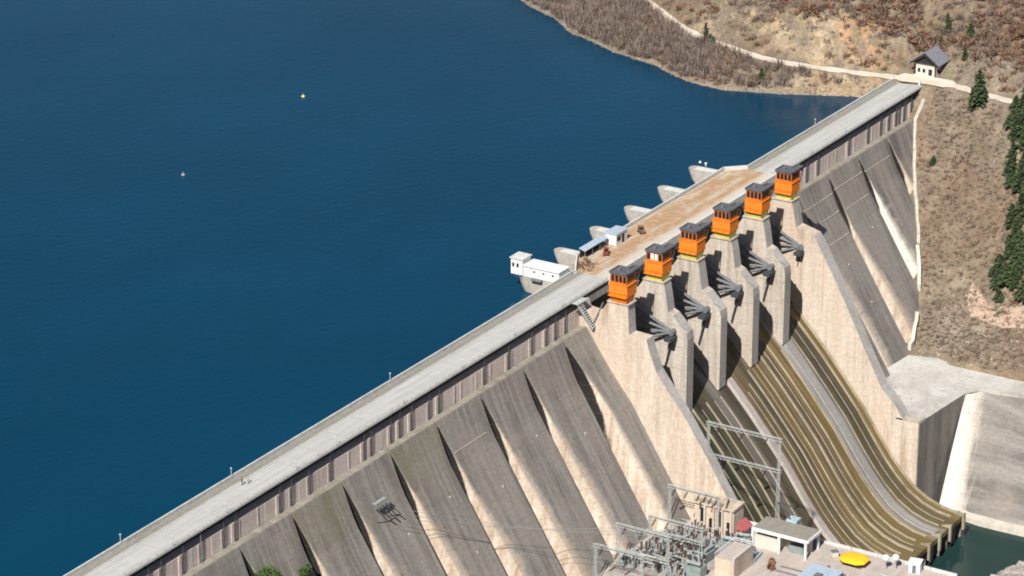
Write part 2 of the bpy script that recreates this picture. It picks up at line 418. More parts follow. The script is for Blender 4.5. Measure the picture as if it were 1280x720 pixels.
# gravel road along the hill (a sheet draped just above the ground)
rb = MB(); ys = np.arange(-95, 150, 1.5); prev = None; cr = []
for k, y in enumerate(ys):
    x = float(np.interp(y, YR, XR)); cr.append((x, y))
cr = np.array(cr); sm = cr.copy()
for _ in range(6): sm[1:-1] = (sm[:-2]+sm[1:-1]*2+sm[2:])/4
rings = []
for k in range(len(sm)):
    t0 = sm[max(0,k-1)]; t1 = sm[min(len(sm)-1,k+1)]; d = (t1-t0)/np.linalg.norm(t1-t0); nn = np.array([-d[1], d[0]])
    wv = 1.65+.25*noise.noise(Vector((k*.3,0,0))) + (1.2 if -8 < sm[k][1] < 8 else 0)
    ring = []
    for s_ in (-1, -.5, 0, .5, 1):
        p = sm[k]+nn*wv*s_; ring.append((p[0], p[1], max(gz(p[0], p[1]), .7)+.16))
    rings.append(ring)
rb.loft(rings, cap=False, closed=False); rb.smooth = True
struct('gravel_road', rb, M['track'], 'pale gravel road running along the hillside from the dam end')

# bare earth scars on the slope below the road
for nm, L, lab in (('earth_scar', [(174,-36.5),(171,-39.5),(168.5,-44),(167,-50),(166,-57),(166,-66),(168,-80)], 'pinkish bare earth scar running across the slope above the terrace'),):
    m = MB(); rg_ = []
    for k, (x, y) in enumerate(L):
        w = 2.2+.7*math.sin(k*2.1); rg_.append([(x+u*w, y+.2*u, gz(x+u*w, y+.2*u)+.18) for u in (-1,-.6,-.2,.2,.6,1)])
    m.loft(rg_, cap=False, closed=False); m.smooth = True
    struct(nm, m, M['scar'], lab)

# water sheets
wb = MB(); n = 24
xs = np.linspace(-2400, 1500, n); 
wb.add([(-2400,9.45,-5),(1500,9.45,-5),(1500,2400,-5),(-2400,2400,-5)], [(0,1,2,3)])
struct('reservoir_water', wb, M['lake'], 'deep blue reservoir water held behind the dam')
wb = MB(); wb.add([(36.6,-1500,-80),(600,-1500,-80),(600,-40,-80),(36.6,-40,-80)], [(0,1,2,3)])
struct('tail_water', wb, M['tail'], 'dark green tail water below the spillway lip')

# ------------------------------------------------------------------ the dam
dam = thing('concrete_dam', 'long concrete buttress dam with a gated spillway crossing the whole picture', 'dam', (20, 0, -50))
B = 18.15
PROF = [(-7.4,-1.5),(-12,-3.5),(-17,-5.9),(-21.5,-8.5),(-26,-11.2),(-31,-14.3),(-36,-17.4),(-42,-21.2),(-48,-25.0),(-60,-32.6),(-76,-42.6),(-90,-51.0)]
def yface(z): 
    zs = [p[0] for p in PROF][::-1]; yy = [p[1] for p in PROF][::-1]
    return float(np.interp(z, zs, yy))
ZT = [-7.4,-9,-12,-14.5,-17,-19,-21.5,-24,-28,-33.5]
def tabl(z, v): return float(np.interp(-z, [-q for q in ZT], v))
def buttress(x0, x1, push=0., zbot=-90, mossy=False, cs=1.0, zoff=0., white=False):
    mb = MB(); w = x1-x0; rings = []; at = []; se = []
    zs = [-7.4,-8.2,-9,-10.5,-12,-13.2,-14.5,-15.7,-17,-18,-19,-20.2,-21.5,-22.7,-24,-26,-28.5,-31,-33.5,-36,-39,-42,-45,-48,-54,-60]
    for z in zs:
        zz = min(-7.4, z+zoff)
        c = tabl(zz, [.05,.1,.2,.3,.6,1.1,2.0,3.0,4.5,6.1])*cs*(1.0 if z > -33.5 else min(1.22, 1+(-33.5-z)*.018)); d = tabl(zz, [.1,.3,.6,1.1,1.9,2.9,4.3,5.5,7.2,8.7])
        e = tabl(z, [0,.1,.25,.4,.35,.2,.1,0,0,0]) if x1 < 30 or x1 > 120 else 0; gp = tabl(z, [.05,.4,1.1,1.6,1.8,1.7,1.3,.9,.5,.35])
        yf = yface(z)-push*min(1, (-z-7.4)/17.)
        a = x0+.10; b_ = a+gp
        pts = [(b_, yf+d+3), (b_+.10*c, yf+.70*d), (b_+.26*c, yf+.42*d), (b_+.45*c, yf+.20*d), (b_+.68*c, yf+.055*d), (b_+c, yf),
               ((b_+c+x1)/2, yf-.02), (x1-3.2, yf+.06*e), (x1-1.5, yf+.35*e), (x1-.10, yf+e), (x1-.10, yf+d+1.5), (x1-.1, 5.2), (b_, 5.2)]
        rings.append([(px, py, z) for px, py in pts])
        k = min(1, max(0, (-z-12.5-zoff)/6.))
        sp = tabl(z, [0,.7,1,1,1,1,1,.95,.75,.5]); sq = tabl(z, [0,.15,.4,.55,.6,.55,.4,.2,0,0])*(.4 if push > 3.5 else 1); se += [1*sp,1*sp,.95*sp*(.5 if push > 3.5 else 1),.85*sq,.2*sq,0,0,0,0,0,0,0,1]  # weights of the painted slit shadow, strongest near the buttress heads
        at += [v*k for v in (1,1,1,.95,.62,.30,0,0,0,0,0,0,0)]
    mb.loft(rings)
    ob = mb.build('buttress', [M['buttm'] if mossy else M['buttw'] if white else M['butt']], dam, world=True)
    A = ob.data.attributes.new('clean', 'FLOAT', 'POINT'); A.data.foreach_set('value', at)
    A = ob.data.attributes.new('slit_shadow', 'FLOAT', 'POINT'); A.data.foreach_set('value', se)
    return ob
left_x = [20.3-B*k for k in range(0, 12)]
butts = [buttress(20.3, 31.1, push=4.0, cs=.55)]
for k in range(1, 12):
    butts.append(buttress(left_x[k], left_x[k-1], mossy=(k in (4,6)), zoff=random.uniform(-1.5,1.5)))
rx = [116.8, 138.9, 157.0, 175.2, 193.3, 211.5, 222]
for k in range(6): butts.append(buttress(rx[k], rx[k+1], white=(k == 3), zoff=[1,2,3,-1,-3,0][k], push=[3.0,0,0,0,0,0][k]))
# pale pour ledges that stand proud of some faces
def ledge(bi, xa, xb, z, parent):
    m = MB(); y = yface(z)
    m.prism_x([(y+.3,z+.12),(y-.12,z+.06),(y-.12,z-.10),(y+.2,z-.14)], xa, xb); m.build('pour_ledge', M['ledge'], parent, world=True)
for bi, z, f0, f1 in ((0,-15.5,.3,.9),(3,-14.8,.12,.85),(8,-17,.4,.95),
                      (12,-14,.1,.95),(12,-19,.15,.95),(13,-12,.05,.95),(13,-16.5,.1,.95),(13,-22,.25,.95),(14,-11.5,.05,.95),(14,-17,.15,.9),(15,-11.8,.05,.9)):
    o = butts[bi]; xs_ = sorted(set(round(v.co.x,2) for v in o.data.vertices)); xa = xs_[0]+20; xb = xs_[-1]+20
    ledge(bi, xa+(xb-xa)*f0, xa+(xb-xa)*f1, z, o)
for k, o in enumerate(butts):      # the moss-edged step along each buttress top
    xs_ = [v.co.x for v in o.data.vertices]; xa = min(xs_)+20; xb = max(xs_)+20
    MB().box(xa+.03, xb-.03, -1.36, .60, -7.39, -7.32).build('top_ledge', M['mossledge'], o, world=True)
# upstream core
MB().box(-216, 31, 5.25, 9.5, -88, -.9).build('upstream_wall', M['nose'], dam, world=True)
MB().box(116.9, 222, 5.25, 9.5, -88, -.9).build('upstream_wall', M['nose'], dam, world=True)
# head wall panels between buttress tops and road
hw = [(-216+6.05*i, -216+6.05*(i+1)) for i in range(41)]
hw = [(a, min(b, 31.0)) for a, b in hw if a < 30.5]+[(117+6.05*i, 117+6.05*(i+1)) for i in range(17)]
for i, (a, b) in enumerate(hw):
    dpt = random.uniform(-.05, .05)
    m = MB().box(a+.06, b-.06, .62+dpt, 5.2, -7.30, -3.1)
    m.build('wall_panel', M['wall'], dam, world=True)
MB().box(-216, 31, 2.9, 5.1, -3.09, -.42).build('shadow_band_back', M['gate'], dam, world=True)  # recess back added and coloured near-black to deepen the deck's shadow band
MB().box(117, 220, 2.9, 5.1, -3.09, -.42).build('shadow_band_back', M['gate'], dam, world=True)
rr = random.Random(3)
x = -214
while x < 219:
    if not (28 < x < 119):
        kk = rr.random(); w = .35 if kk < .6 else .9
        MB().box(x, x+w, .56-(.07 if w < .5 else .14), .56, -7.30, -2.95).build('pilaster', M['wall'], dam, world=True)
        if kk > .35:
            MB().tube((x+w+.45, .36, -7.3), (x+w+.45, .36, -.5), .13, n=6).build('drain_or_shadow_rod', M['gate' if kk > .4 else 'steel'], dam, world=True)
    x += rr.choice((2.6, 3.4, 4.6, 6.4, 7.6))
# deck
def deck(xa, xb):
    MB().prism_x([(.10,-.3),(.10,0),(9.6,0),(9.6,-.85),(5.2,-.88),(5.2,-.4),(.6,-.4)], xa, xb).build('deck_slab', M['coping'], dam, world=True)
    MB().box(xa, xb, 1.15, 6.9, 0, .03).build('roadway', M['road'], dam, world=True)
    MB().box(xa, xb, 6.93, 8.75, 0, .16).build('sidewalk', M['deckwalk'], dam, world=True)
    MB().box(xa, xb, .44, 1.12, 0, .17).build('kerb', M['coping'], dam, world=True)
    MB().box(xa, xb, 6.72, 6.93, .02, .2).build('kerb', M['coping'], dam, world=True)
deck(-216, 44); deck(131, 221)
x = -216
while x < 219:
    L = 6.0
    if x+L < 45 or x > 130.9:
        MB().box(x+.05, x+L-.05, .12, .42, 0, .22).build('parapet_panel', M['coping'], dam, world=True)
        MB().box(x+.05, x+L-.05, 8.98, 9.28, 0, .95).build('parapet_panel', M['coping'], dam, world=True)
    x += L if not (45 <= x+L and x < 125) else 1
    if 38.9 < x < 130.9: x = 131
def railing(xa, xb, y, z0):
    m = MB(); x = xa
    while x < xb: m.box(x-.04, x+.04, y-.04, y+.04, z0, z0+.55); x += 2.5
    m.box(xa, xb, y-.03, y+.03, z0+.5, z0+.58); m.box(xa, xb, y-.02, y+.02, z0+.22, z0+.28)
    return m
railing(-216, 44, .27, .2).build('railing', M['galv'], dam, world=True)
railing(131.5, 219, .27, .2).build('railing', M['galv'], dam, world=True)
railing(-216, 38, 9.5, 0.).build('railing', M['galv'], dam, world=True)
railing(131.5, 219, 9.5, 0.).build('railing', M['galv'], dam, world=True)
MB().box(-216, 44, 9.3, 9.6, .0, .35).build('edge_kerb', M['bluegrey'], dam, world=True)
MB().box(131, 219, 9.3, 9.6, .0, .35).build('edge_kerb', M['bluegrey'], dam, world=True)
# spillway plateau
MB().prism_z([(44,-.1),(131,-.1),(131,9.5),(126.8,13.9),(52,13.9),(44,9.6)], -1.3, 0).build('plateau_slab', M['coping'], dam, world=True)
MB().prism_z([(44.02,.35),(130.9,.35),(130.9,9.1),(126.6,13.4),(52.3,13.4),(44.02,9.2)], 0, .03).build('plateau_floor', M['plaza'], dam, world=True)
for a, b in (((44,9.4),(52,13.7)),((52,13.7),(64.5,13.7)),((70,13.7),(89,13.7)),((89,13.7),(108,13.7)),((108,13.7),(126.8,13.7)),((126.8,13.7),(131.1,9.3))):
    d = Vector((b[0]-a[0], b[1]-a[1])).normalized(); nn = Vector((-d.y, d.x))*.2
    MB().prism_z([(a[0]-nn.x,a[1]-nn.y),(b[0]-nn.x,b[1]-nn.y),(b[0]+nn.x,b[1]+nn.y),(a[0]+nn.x,a[1]+nn.y)], 0.01, 1.0).build('parapet_wall', M['coping'], dam, world=True)
MB().box(44, 131, -.08, .55, 0.02, .75).build('parapet_wall', M['coping'], dam, world=True)

# ------------------------------------------------------------------ spillway
CP = [(6,-19.0),(1,-17.6),(-3,-17.9),(-6,-19.3),(-9.5,-22.0),(-15,-28.0),(-19.5,-32.6),(-24.6,-38.2),(-30,-44.6),(-34.9,-50.6),(-40.2,-58.2),(-43.5,-62.6),(-46.5,-66.0),(-50,-69.3),(-54,-71.7),(-58,-73.1),(-62,-73.7),(-64,-73.8)]
def zch(y): return float(np.interp(-y, [-p[0] for p in CP], [p[1] for p in CP]))
cb = MB(); XS_ = np.linspace(33, 113.9, 28)
rings = [[(x, y, z) for x in XS_] for y, z in CP]
cb.loft(rings, cap=False, closed=False)
cb.prism_x([(-63.98,-73.82),(-63.98,-75.1),(-56,-75.4),(-50,-73),(-44,-66.5),(-40,-60.5),(-40,-59.0),(-46.5,-66.9),(-50,-70.1),(-54,-72.3),(-58,-73.7)], 33, 113.9)
cb.smooth = False
cb.build('spillway_chute', M['chute'], dam, world=True)
def chute_rib(xc, w, h, ya, yb, mat, name='chute_rib'):
    pts = [(y, z) for y, z in CP if yb < y < ya]; pts = [(ya, zch(ya))]+pts+[(yb, zch(yb))]
    m = MB(); rings = []
    for y, z in pts:
        nrm = Vector((0,-.6,.8))*h*(.55 if w < 2 else .8)
        w_ = w*(.55 if w < 2 else 1); rings.append([(xc-w_/2, y+.25, z-.3), (xc-w_/2*.7, y+nrm.y*.5, z+h*.6), (xc+w_/2*.7, y+nrm.y*.5, z+h*.6), (xc+w_/2, y+.25, z-.3)])
    m.loft(rings); return m.build(name, mat, dam, world=True)
for xc, w, h, ya, yb in ((38.2,.6,.35,-24,-52),(43.2,.7,.4,-22,-52),(48,.4,.3,-20,-52),(51.3,1.1,.6,-19,-52),(57.6,.8,.55,-19.5,-60),(63.9,.9,.5,-20,-60),
                         (74.6,.4,.3,-22,-60),(76.9,.5,.35,-21,-60),(81.9,.3,.25,-19,-60),(90.2,.4,.35,-18,-61),(107.2,.4,.3,-17,-61.5),(54.6,.4,.3,-20,-52),(60.8,.4,.3,-20,-58),(79.7,.8,.6,-19,-60.5),(84.1,.7,.6,-17.5,-60.5),(87.6,1.2,.8,-17,-62.3),(92.7,.8,.7,-17,-60.5),(96.7,.8,.7,-19.5,-61.5),
                         (104.0,.6,.5,-16,-61.5),(110.3,.9,.8,-16.5,-62),(113.2,.9,1.0,-14,-63.6)):
    chute_rib(xc, w, h, ya, yb, M['rib'])
chute_rib(70.6, 3.2, 1.2, -18.5, -61, M['divider'], 'divider_wall')
# pale bowl where the grey strip ends
chute_rib(100.7, 3.6, .35, -15.5, -62.5, M['greystrip'], 'divider_wall')
# under the lip: stub walls and a dark recess
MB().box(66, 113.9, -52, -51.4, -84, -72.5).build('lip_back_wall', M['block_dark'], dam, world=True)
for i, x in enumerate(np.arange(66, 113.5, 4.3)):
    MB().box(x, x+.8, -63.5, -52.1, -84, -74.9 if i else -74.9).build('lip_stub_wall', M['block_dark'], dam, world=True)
for i, x in enumerate((92.0, 98.2, 104.5, 112.6)):
    MB().prism_x([(-61,-73.9),(-64.6,-73.0),(-64.6,-77.5),(-64.02,-77.5),(-64.02,-75.2),(-61.5,-75.2)], x, x+.9).build('lip_tooth', M['rib'], dam, world=True)

# spillway piers
PX = [31+16.8*k for k in range(6)]; PT = 3.3
def pier(k):
    x = PX[k]
    ft = [(y, z-1.2) for y, z in CP if -21 < y]
    if k in (1,2,3,4):
        poly = [(-7.2,.25),(-12.6,.25),(-13.2,-2.5),(-13.9,-6.8),(-15.2,-7.4),(-18.9,-11.2),(-19.2,-13),(-19.2,-31.6)]
    elif k == 0:
        poly = [(-7.2,.25),(-12.4,.25),(-12.9,-7.0),(-17.5,-7.2),(-18.0,-9),(-20.2,-14.7),(-23.8,-19.3),(-27.8,-24.1),(-34.4,-33.7),(-37.7,-39),(-46,-52),(-54,-66),(-58,-76),(-30,-76)]
    else:
        poly = [(-7.2,.25),(-12.6,.25),(-13.2,-2.5),(-14.0,-6.3),(-19.0,-7.6),(-19.9,-8.8),(-24.7,-17),(-29.6,-25.8),(-34.6,-35.6),(-39.4,-44.4),(-43.6,-48.6),(-45.8,-51.9),(-45.8,-76),(-30,-76)]
    poly = poly+[(-15,-34.0),(0,-34),(9.4,-34),(9.4,-1.35),(-.15,-1.35),(-.8,-3.2),(-4.6,-3.6)]
    x1 = x+PT
    if k == 5: x, x1 = 114.0, 117.9
    m = MB().prism_x(poly, x, x1)
    o = m.build('spillway_pier', [M['pier'], M['pierfront']], dam, world=True)
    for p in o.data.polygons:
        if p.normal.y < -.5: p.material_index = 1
        if k in (0, 5) and abs(p.normal.x) > .9: pass
    if k in (0, 5): o.data.materials[0] = M['side']
    # recessed pour joints on the up-sun side
    for zz in ((-9.5, -15, -20.5, -26) if k in (1,2,3,4) else ()):
        MB().box(x-.07, x, -19.0, -3, zz-.07, zz+.07).build('pour_joint', M['pierfront'], o, world=True)
    MB().box(x-.3, x1+.3, -12.8, -7.0, .26, .55).build('cap_slab', M['pier'], o, world=True)
    # raking braces on the side of the column
    MB().bar((x-.25, -6.0, -.2), (x-.25, -3.2, -6.5), .3).build('rake_strut', M['steel'], o, world=True)
    return o
piers = [pier(k) for k in range(6)]
# pier noses reaching into the reservoir
for xc, yt in ((56.9,22.6),(74.4,22.8),(91.9,23.0),(109.5,23.2),(127.2,23.8)):
    m = MB(); rings = []
    for z, s_ in ((-14,-7.5),(-8,-4.0),(-5.5,-2.4),(-3.6,-1.0),(-2.0,-.25),(-.9,0)):
        y1 = yt+s_; r = []
        for a in range(0, 9):
            t = math.pi*a/8; r.append((xc-1.7*math.cos(t), y1-1.4+1.6*math.sin(t)**.8, z))
        r += [(xc+1.7, 10.0, z), (xc-1.7, 10.0, z)]; rings.append(r)
    m.loft(rings); m.build('pier_nose', M['nose'], dam, world=True)
    MB().box(xc-1.2, xc+1.2, 14.2, yt-1.9, -.88, -.78).build('nose_cap', M['coping'], dam, world=True)
# beams that carry the plateau over the bays
for k in range(5):
    a, b = PX[k]+PT+.02, (PX[k+1] if k < 4 else 114.0)-.02
    MB().box(a, b, .35, 1.5, -3.2, -1.32).build('bridge_beam', M['pierfront'], dam, world=True)
    MB().box(a, b, 7.9, 9.0, -34, -1.32).build('breast_wall', M['nose'], dam, world=True)
# training wall to the right meets a terrace block
PLAT = [(117.95,-43.8),(118.0,-50.45),(137.9,-52.2),(141.2,-53.4),(143.6,-66.5),(146,-80),(150,-110),(176,-110),(166,-80),(158,-64),(157,-40),(156.5,-29),(140,-27.5),(128,-24),(118,-24)]
tbk = MB().prism_z(PLAT, -84, -52).build('terrace_block', [M['side']], dam, world=True)
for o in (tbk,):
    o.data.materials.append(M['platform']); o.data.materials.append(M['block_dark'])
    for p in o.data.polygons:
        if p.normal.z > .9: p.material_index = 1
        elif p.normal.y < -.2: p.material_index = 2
    o['label'] = 'pale flat terrace block at the foot of the right training wall'
MB().box(114.0, 117.9, -50.2, -45.85, -84, -52.1).build('training_wall_end', M['side'], dam, world=True)
MB().box(114.05, 117.9, -50.5, -50.22, -84, -52.1).build('wall_end_face', M['block_dark'], dam, world=True)
MB().prism_z([(117.9,-43.9),(114.0,-43.9),(114.0,-50.2),(117.9,-50.4)], -52.1, -51.7).build('coping_strip', M['ledge'], dam, world=True)
# terrace edge kerbs, rubble
# sloped river wall right of the terrace
sb = MB(); rings = []
for i in range(13):
    f = i/12
    a = Vector((138.4,-52.6,-52)).lerp(Vector((172,-148,-52)), f) if i > 0 else Vector((138.4,-52.25,-52))
    top = [(138.4,-52.25),(140.2,-52.9),(141.6,-54.8),(142.2,-57.5),(142.9,-61),(143.7,-66),(145.4,-76),(147.4,-88),(150,-100),(153,-113),(156,-126),(160,-139),(164,-152)][i]
    bot = [(123.5,-52.6),(125,-56),(125.3,-59),(124.6,-61.2),(124.4,-65),(124.2,-71),(124.4,-80),(125,-92),(126.5,-104),(128,-117),(130,-130),(133,-143),(136,-156)][i]
    rings.append([(top[0]+(bot[0]-top[0])*u, top[1]+(bot[1]-top[1])*u, -52.0+(-79+52)*(u**1.08)) for u in np.linspace(0, 1, 9)])
sb.loft(rings, cap=False, closed=False)
sb.smooth = True
river_wall = thing('river_wall', 'sloping grey concrete bank lining between the terrace and the tail water', 'retaining wall', (130,-60,-80))
so_ = sb.build('slab_face', M['slabmix'], river_wall, world=True)
A = so_.data.attributes.new('clean', 'FLOAT', 'POINT'); A.data.foreach_set('value', [v for i in range(13) for v in [(1,.75,.4,.15,.05,0,0,0,0,0,0,0,0)[i]]*9])
lb = MB(); lb.loft([[(p[0]-3.6,p[1],-84),(p[0]-3.6,p[1],-78.6),(p[0]+1.2,p[1],-78.4),(p[0]+1.2,p[1],-84)] for p in ((126.2,-58.5),(125.2,-65),(125.2,-71),(125.4,-80),(126,-92),(127.5,-104),(129,-117),(131,-130),(134,-143),(137,-156))])
lb.build('foot_ledge', M['slabpale'], river_wall, world=True)
lb = MB(); lb.loft([[(a-.25,b,-52.1),(a-.25,b,-51.5),(a+.45,b,-51.5),(a+.45,b,-52.1)] for a, b in ((138.4,-52.25),(141.6,-54.8),(142.9,-61),(145.4,-76),(150,-100),(156,-126))])
lb.build('coping', M['platform'], river_wall, world=True)

# ------------------------------------------------------------------ hoist cabins, one on each pier
def cabin(k):
    x = PX[k]-.35 if k < 5 else 114.0
    z0 = .55
    names = ['with no lime paint, first from the left', 'with two pale shutters, second from the left', 'third from the left of the six',
             'fourth from the left of the six', 'fifth from the left of the six', 'at the right end of the row beside the road']
    t = thing('hoist_cabin', 'orange dark-roofed hoist cabin '+names[k], 'hoist cabin', (x, -9.6, z0), 0, 'orange hoist cabins on the spillway piers')
    # local: x 0..4.4, y -3.2..3
    low = M['orange'] if k == 0 else M['lime']
    MB().loft([[(.25,-2.75,0),(3.6,-2.75,0),(3.6,1.6,0),(.25,1.6,0)],[(-.2,-3.0,1.5),(4.2,-3.0,1.5),(4.2,1.9,1.5),(-.2,1.9,1.5)]]).build('base_skirt', low, t)
    MB().box(.1, 4.0, -2.92, 1.8, 1.51, 1.75).build('shadow_gap', M['brick'], t)
    MB().box(-.35, 4.4, -3.2, 2.0, 1.76, 4.75).build('body', M['orange'], t)
    MB().box(-.5, 4.55, -3.35, 2.15, 4.76, 4.92).build('trim', M['orange'], t)
    MB().box(-.05, 4.1, -2.9, 1.85, 4.93, 7.3).build('upper_body', M['burnt'], t)
    for i in range(4):
        y = -2.7+i*1.14
        p = MB().box(-.11, -.05, y, y+.82, 5.4, 7.0).build('window', M['winshade'] if (k == 1 and i in (1, 2)) else M['glass'], t)
        MB().box(-.13, -.05, y-.1, y+.92, 5.2, 5.38).build('sill', M['orange'], p)
    for i in range(3):
        xx = .35+i*1.25
        p = MB().box(xx, xx+.9, -2.96, -2.9, 5.4, 7.0).build('window', M['glass'], t)
        MB().box(xx-.1, xx+1.0, -2.99, -2.9, 5.2, 5.38).build('sill', M['orange'], p)
    MB().box(4.56, 5.7, -2.5, 1.0, 2.6, 7.2).build('stair_bay', M['burnt'], t)
    MB().box(4.7, 5.5, -2.56, -2.5, 3.4, 5.4).build('door', M['orange'], t)
    # L-shaped dark roof with a low parapet; its arm runs on over the gallery beside the cabin
    pp = [(-.3,-3.15),(6.3,-3.15),(6.3,-1.2),(4.3,-1.2),(4.3,2.0),(-.3,2.0)]
    roof = MB().prism_z(pp, 7.31, 7.62).build('roof', M['roofdark'], t)
    for a, b in zip(pp, pp[1:]+pp[:1]):
        x0, x1 = sorted((a[0], b[0])); y0, y1 = sorted((a[1], b[1]))
        MB().box(x0-.1, x1+.1, y0-.1, y1+.1, 7.6, 7.92+.01*(a[0] == b[0])).build('roof_parapet', M['roofdark'], roof)
    MB().box(1.6, 2.4, .0, .8, 7.63, 8.1).build('roof_vent', M['steel'], roof)
    MB().box(5.75, 6.5, -3.2, -1.0, 6.6, 7.3).build('gallery_beam', M['gate'], t)
    MB().bar((6.4,-3.0,6.6), (4.5,-3.0,3.6), .22).build('gallery_strut', M['gate'], t)
    MB().tube((-.95,-3.25,2.95), (-.95,1.95,2.95), .05, n=4).build('handrail', M['orange'], t)
    for y in (-3.2,-1.5,.2,1.9): MB().tube((-.95,y,1.9), (-.95,y,2.95), .05, n=4).build('rail_post', M['orange'], t)
    MB().box(-1.0, -.36, -3.3, 2.0, 1.78, 1.88).build('balcony', M['orange'], t)
    t.scale = (.94,.92,.97)
    return t
for k in range(6): cabin(k)
# ------------------------------------------------------------------ radial gates
def radial_gate():
    t = thing('radial_gate', '', 'sluice gate', (0,-15.6,-11.2), 0, 'radial gates between the spillway piers')
    r = 11.6; m = MB(); ang = [R(a) for a in range(-26, 37, 6)]
    m.loft([[(.25, r*math.cos(a), r*math.sin(a)), (13.1, r*math.cos(a), r*math.sin(a)), (13.1, (r+.3)*math.cos(a), (r+.3)*math.sin(a)), (.25, (r+.3)*math.cos(a), (r+.3)*math.sin(a))] for a in ang])
    m.build('skin_plate', M['gate'], t)
    for a in (-20, -2, 16, 32):
        a = R(a); MB().tube((.3, (r-.35)*math.cos(a), (r-.35)*math.sin(a)), (13.0, (r-.35)*math.cos(a), (r-.35)*math.sin(a)), .35, n=4).build('girder', M['steel'], t)
    for sx, ex in ((.75, 2.4), (12.55, 10.6)):
        for a in (-20, -2, 16, 32):
            a_ = R(a); MB().tube((sx, .3, .3*math.sin(a_)), (ex, (r-.6)*math.cos(a_), (r-.6)*math.sin(a_)), .38, .33, n=5).build('gate_arm', M['steel'], t)
        MB().tube((sx-.7, 0, 0), (sx+.9, 0, 0), .75, n=10).build('trunnion', M['steel'], t)
    for sx, ex in ((.75, 2.0), (12.55, 11.0)):
        for f in (.35, .62):
            m = MB(); pts = [(sx+(ex-sx)*f, (r-.6)*f*math.cos(R(a)), (r-.6)*f*math.sin(R(a))) for a in (-20,-2,16,32)]
            for p, q in zip(pts, pts[1:]): m.bar(p, q, .2)
            m.build('arm_brace', M['steel'], t)
    MB().box(10.0, 13.4, -1.0, .9, -1.7, -.85).build('trunnion_bracket', M['gate'], t)
    MB().box(.1, 3.0, -1.0, .9, -1.7, -.85).build('trunnion_bracket', M['gate'], t)
    MB().tube((12.3,-.2,-.9), (12.9,2.0,-9.5), .22, n=5).build('drain_or_shadow_rod', M['gate'], t)  # dark rod modelled in place of the trunnion's shadow on the pier
    return t
gp = radial_gate()
for k in range(5):
    g = gp if k == 0 else copy_tree(gp)
    g.location = (PX[k]+PT+.05, -15.6, -11.2)
    g['label'] = ['grey steel radial gate in the first spillway bay from the left', 'grey steel radial gate in the second spillway bay from the left', 'grey steel radial gate in the middle spillway bay',
                  'grey steel radial gate in the fourth spillway bay from the left', 'grey steel radial gate in the last bay at the right end of the spillway'][k]

# ------------------------------------------------------------------ boathouse on its own nose
bh = thing('intake_house', 'long white intake house with a small tower on a rounded concrete base in the water', 'building', (39.8, 15, -1))
m = MB(); rings = []
for z, s_ in ((-16,-5.0),(-8,-2.2),(-5.5,-1.2),(-3.5,-.3),(-1,0)):
    r = []
    for a in range(0, 13):
        t_ = math.pi*a/12; r.append((40.0-4.3*math.cos(t_), 20.6+s_+4.1*math.sin(t_), z))
    r += [(44.3, 9.65, z), (35.7, 9.65, z)]; rings.append(r)
m.loft(rings); m.build('base', M['nose'], bh, world=True); bh.scale = (.92,.95,.86); bh.location.y = 13.6; bh.location.x = 41.2
MB().box(37.3, 42.2, 9.9, 20.4, -.99, 1.9).build('wall', M['white'], bh, world=True)
MB().box(37.0, 42.5, 9.8, 20.45, 1.91, 2.15).build('roof', M['white'], bh, world=True)
tw = MB().box(37.1, 41.2, 20.5, 23.9, -.98, 3.6).build('tower', M['white'], bh, world=True)
MB().box(36.8, 41.5, 20.2, 24.2, 3.61, 3.85).build('tower_roof', M['coping'], tw, world=True)
for y, z in ((21.6, 1.2), (22.9, 1.2)): MB().box(37.02, 37.1, y, y+.6, z, z+1.1).build('window', M['glass'], tw, world=True)
MB().box(38.4, 39.4, 20.42, 20.5, -.95, 1.0).build('door', M['glass'], tw, world=True)
for y in (11.5, 14.2, 16.9): MB().box(37.22, 37.29, y, y+.5, .5, 1.0).build('window', M['glass'], bh, world=True)
MB().box(35.9, 37.0, 14.5, 17.5, -1.4, -.96).build('landing_grate', M['steel'], bh, world=True)
rl = MB()
for a in range(0, 13):
    t_ = math.pi*a/12; rl.tube((40-4.1*math.cos(t_), 20.6+3.9*math.sin(t_), -1), (40-4.1*math.cos(t_), 20.6+3.9*math.sin(t_), 0), .05, n=4)
rl.build('railing', M['galv'], bh, world=True)

# ------------------------------------------------------------------ things on the plateau
ct = thing('site_container', 'pale blue-grey site cabin standing at the upstream edge of the stained plateau', 'site cabin', (66.6, 11.2, .03))
MB().box(-2.6, 2.8, -1.5, 1.6, .1, 2.8).build('body', M['white'], ct)
MB().box(-2.8, 3.0, -1.7, 1.8, 2.81, 3.05).build('roof', M['bluegrey'], ct)
MB().box(.2, 1.2, -1.56, -1.5, .15, 2.2).build('door', M['darkwood'], ct)
MB().box(-2.2,-.6, -1.56, -1.5, 1.1, 2.1).build('window', M['glass'], ct)
for xx in (-2.3, 2.4): MB().box(xx-.2, xx+.2, -1.4, 1.5, 0, .1).build('skid', M['steel'], ct)
sh = thing('lean_to_roof', 'long low grey roofed shelter against the upstream parapet left of the site cabin', 'shelter', (57.6, 12.2, .03))
MB().loft([[(-5.5,-.7,2.0),(5.6,-.7,2.0),(5.6,1.0,2.5),(-5.5,1.0,2.5)],[(-5.5,-.7,2.15),(5.6,-.7,2.15),(5.6,1.0,2.65),(-5.5,1.0,2.65)]]).build('roof', M['bluegrey'], sh)
for xx in (-5.2,-1.6,2.0,5.2): MB().box(xx-.08, xx+.08, -.6, -.44, 0, 2.02).build('post', M['steel'], sh)
MB().box(-5.3, 5.4, .75, .9, 0, 2.3).build('back_wall', M['darkwood'], sh)
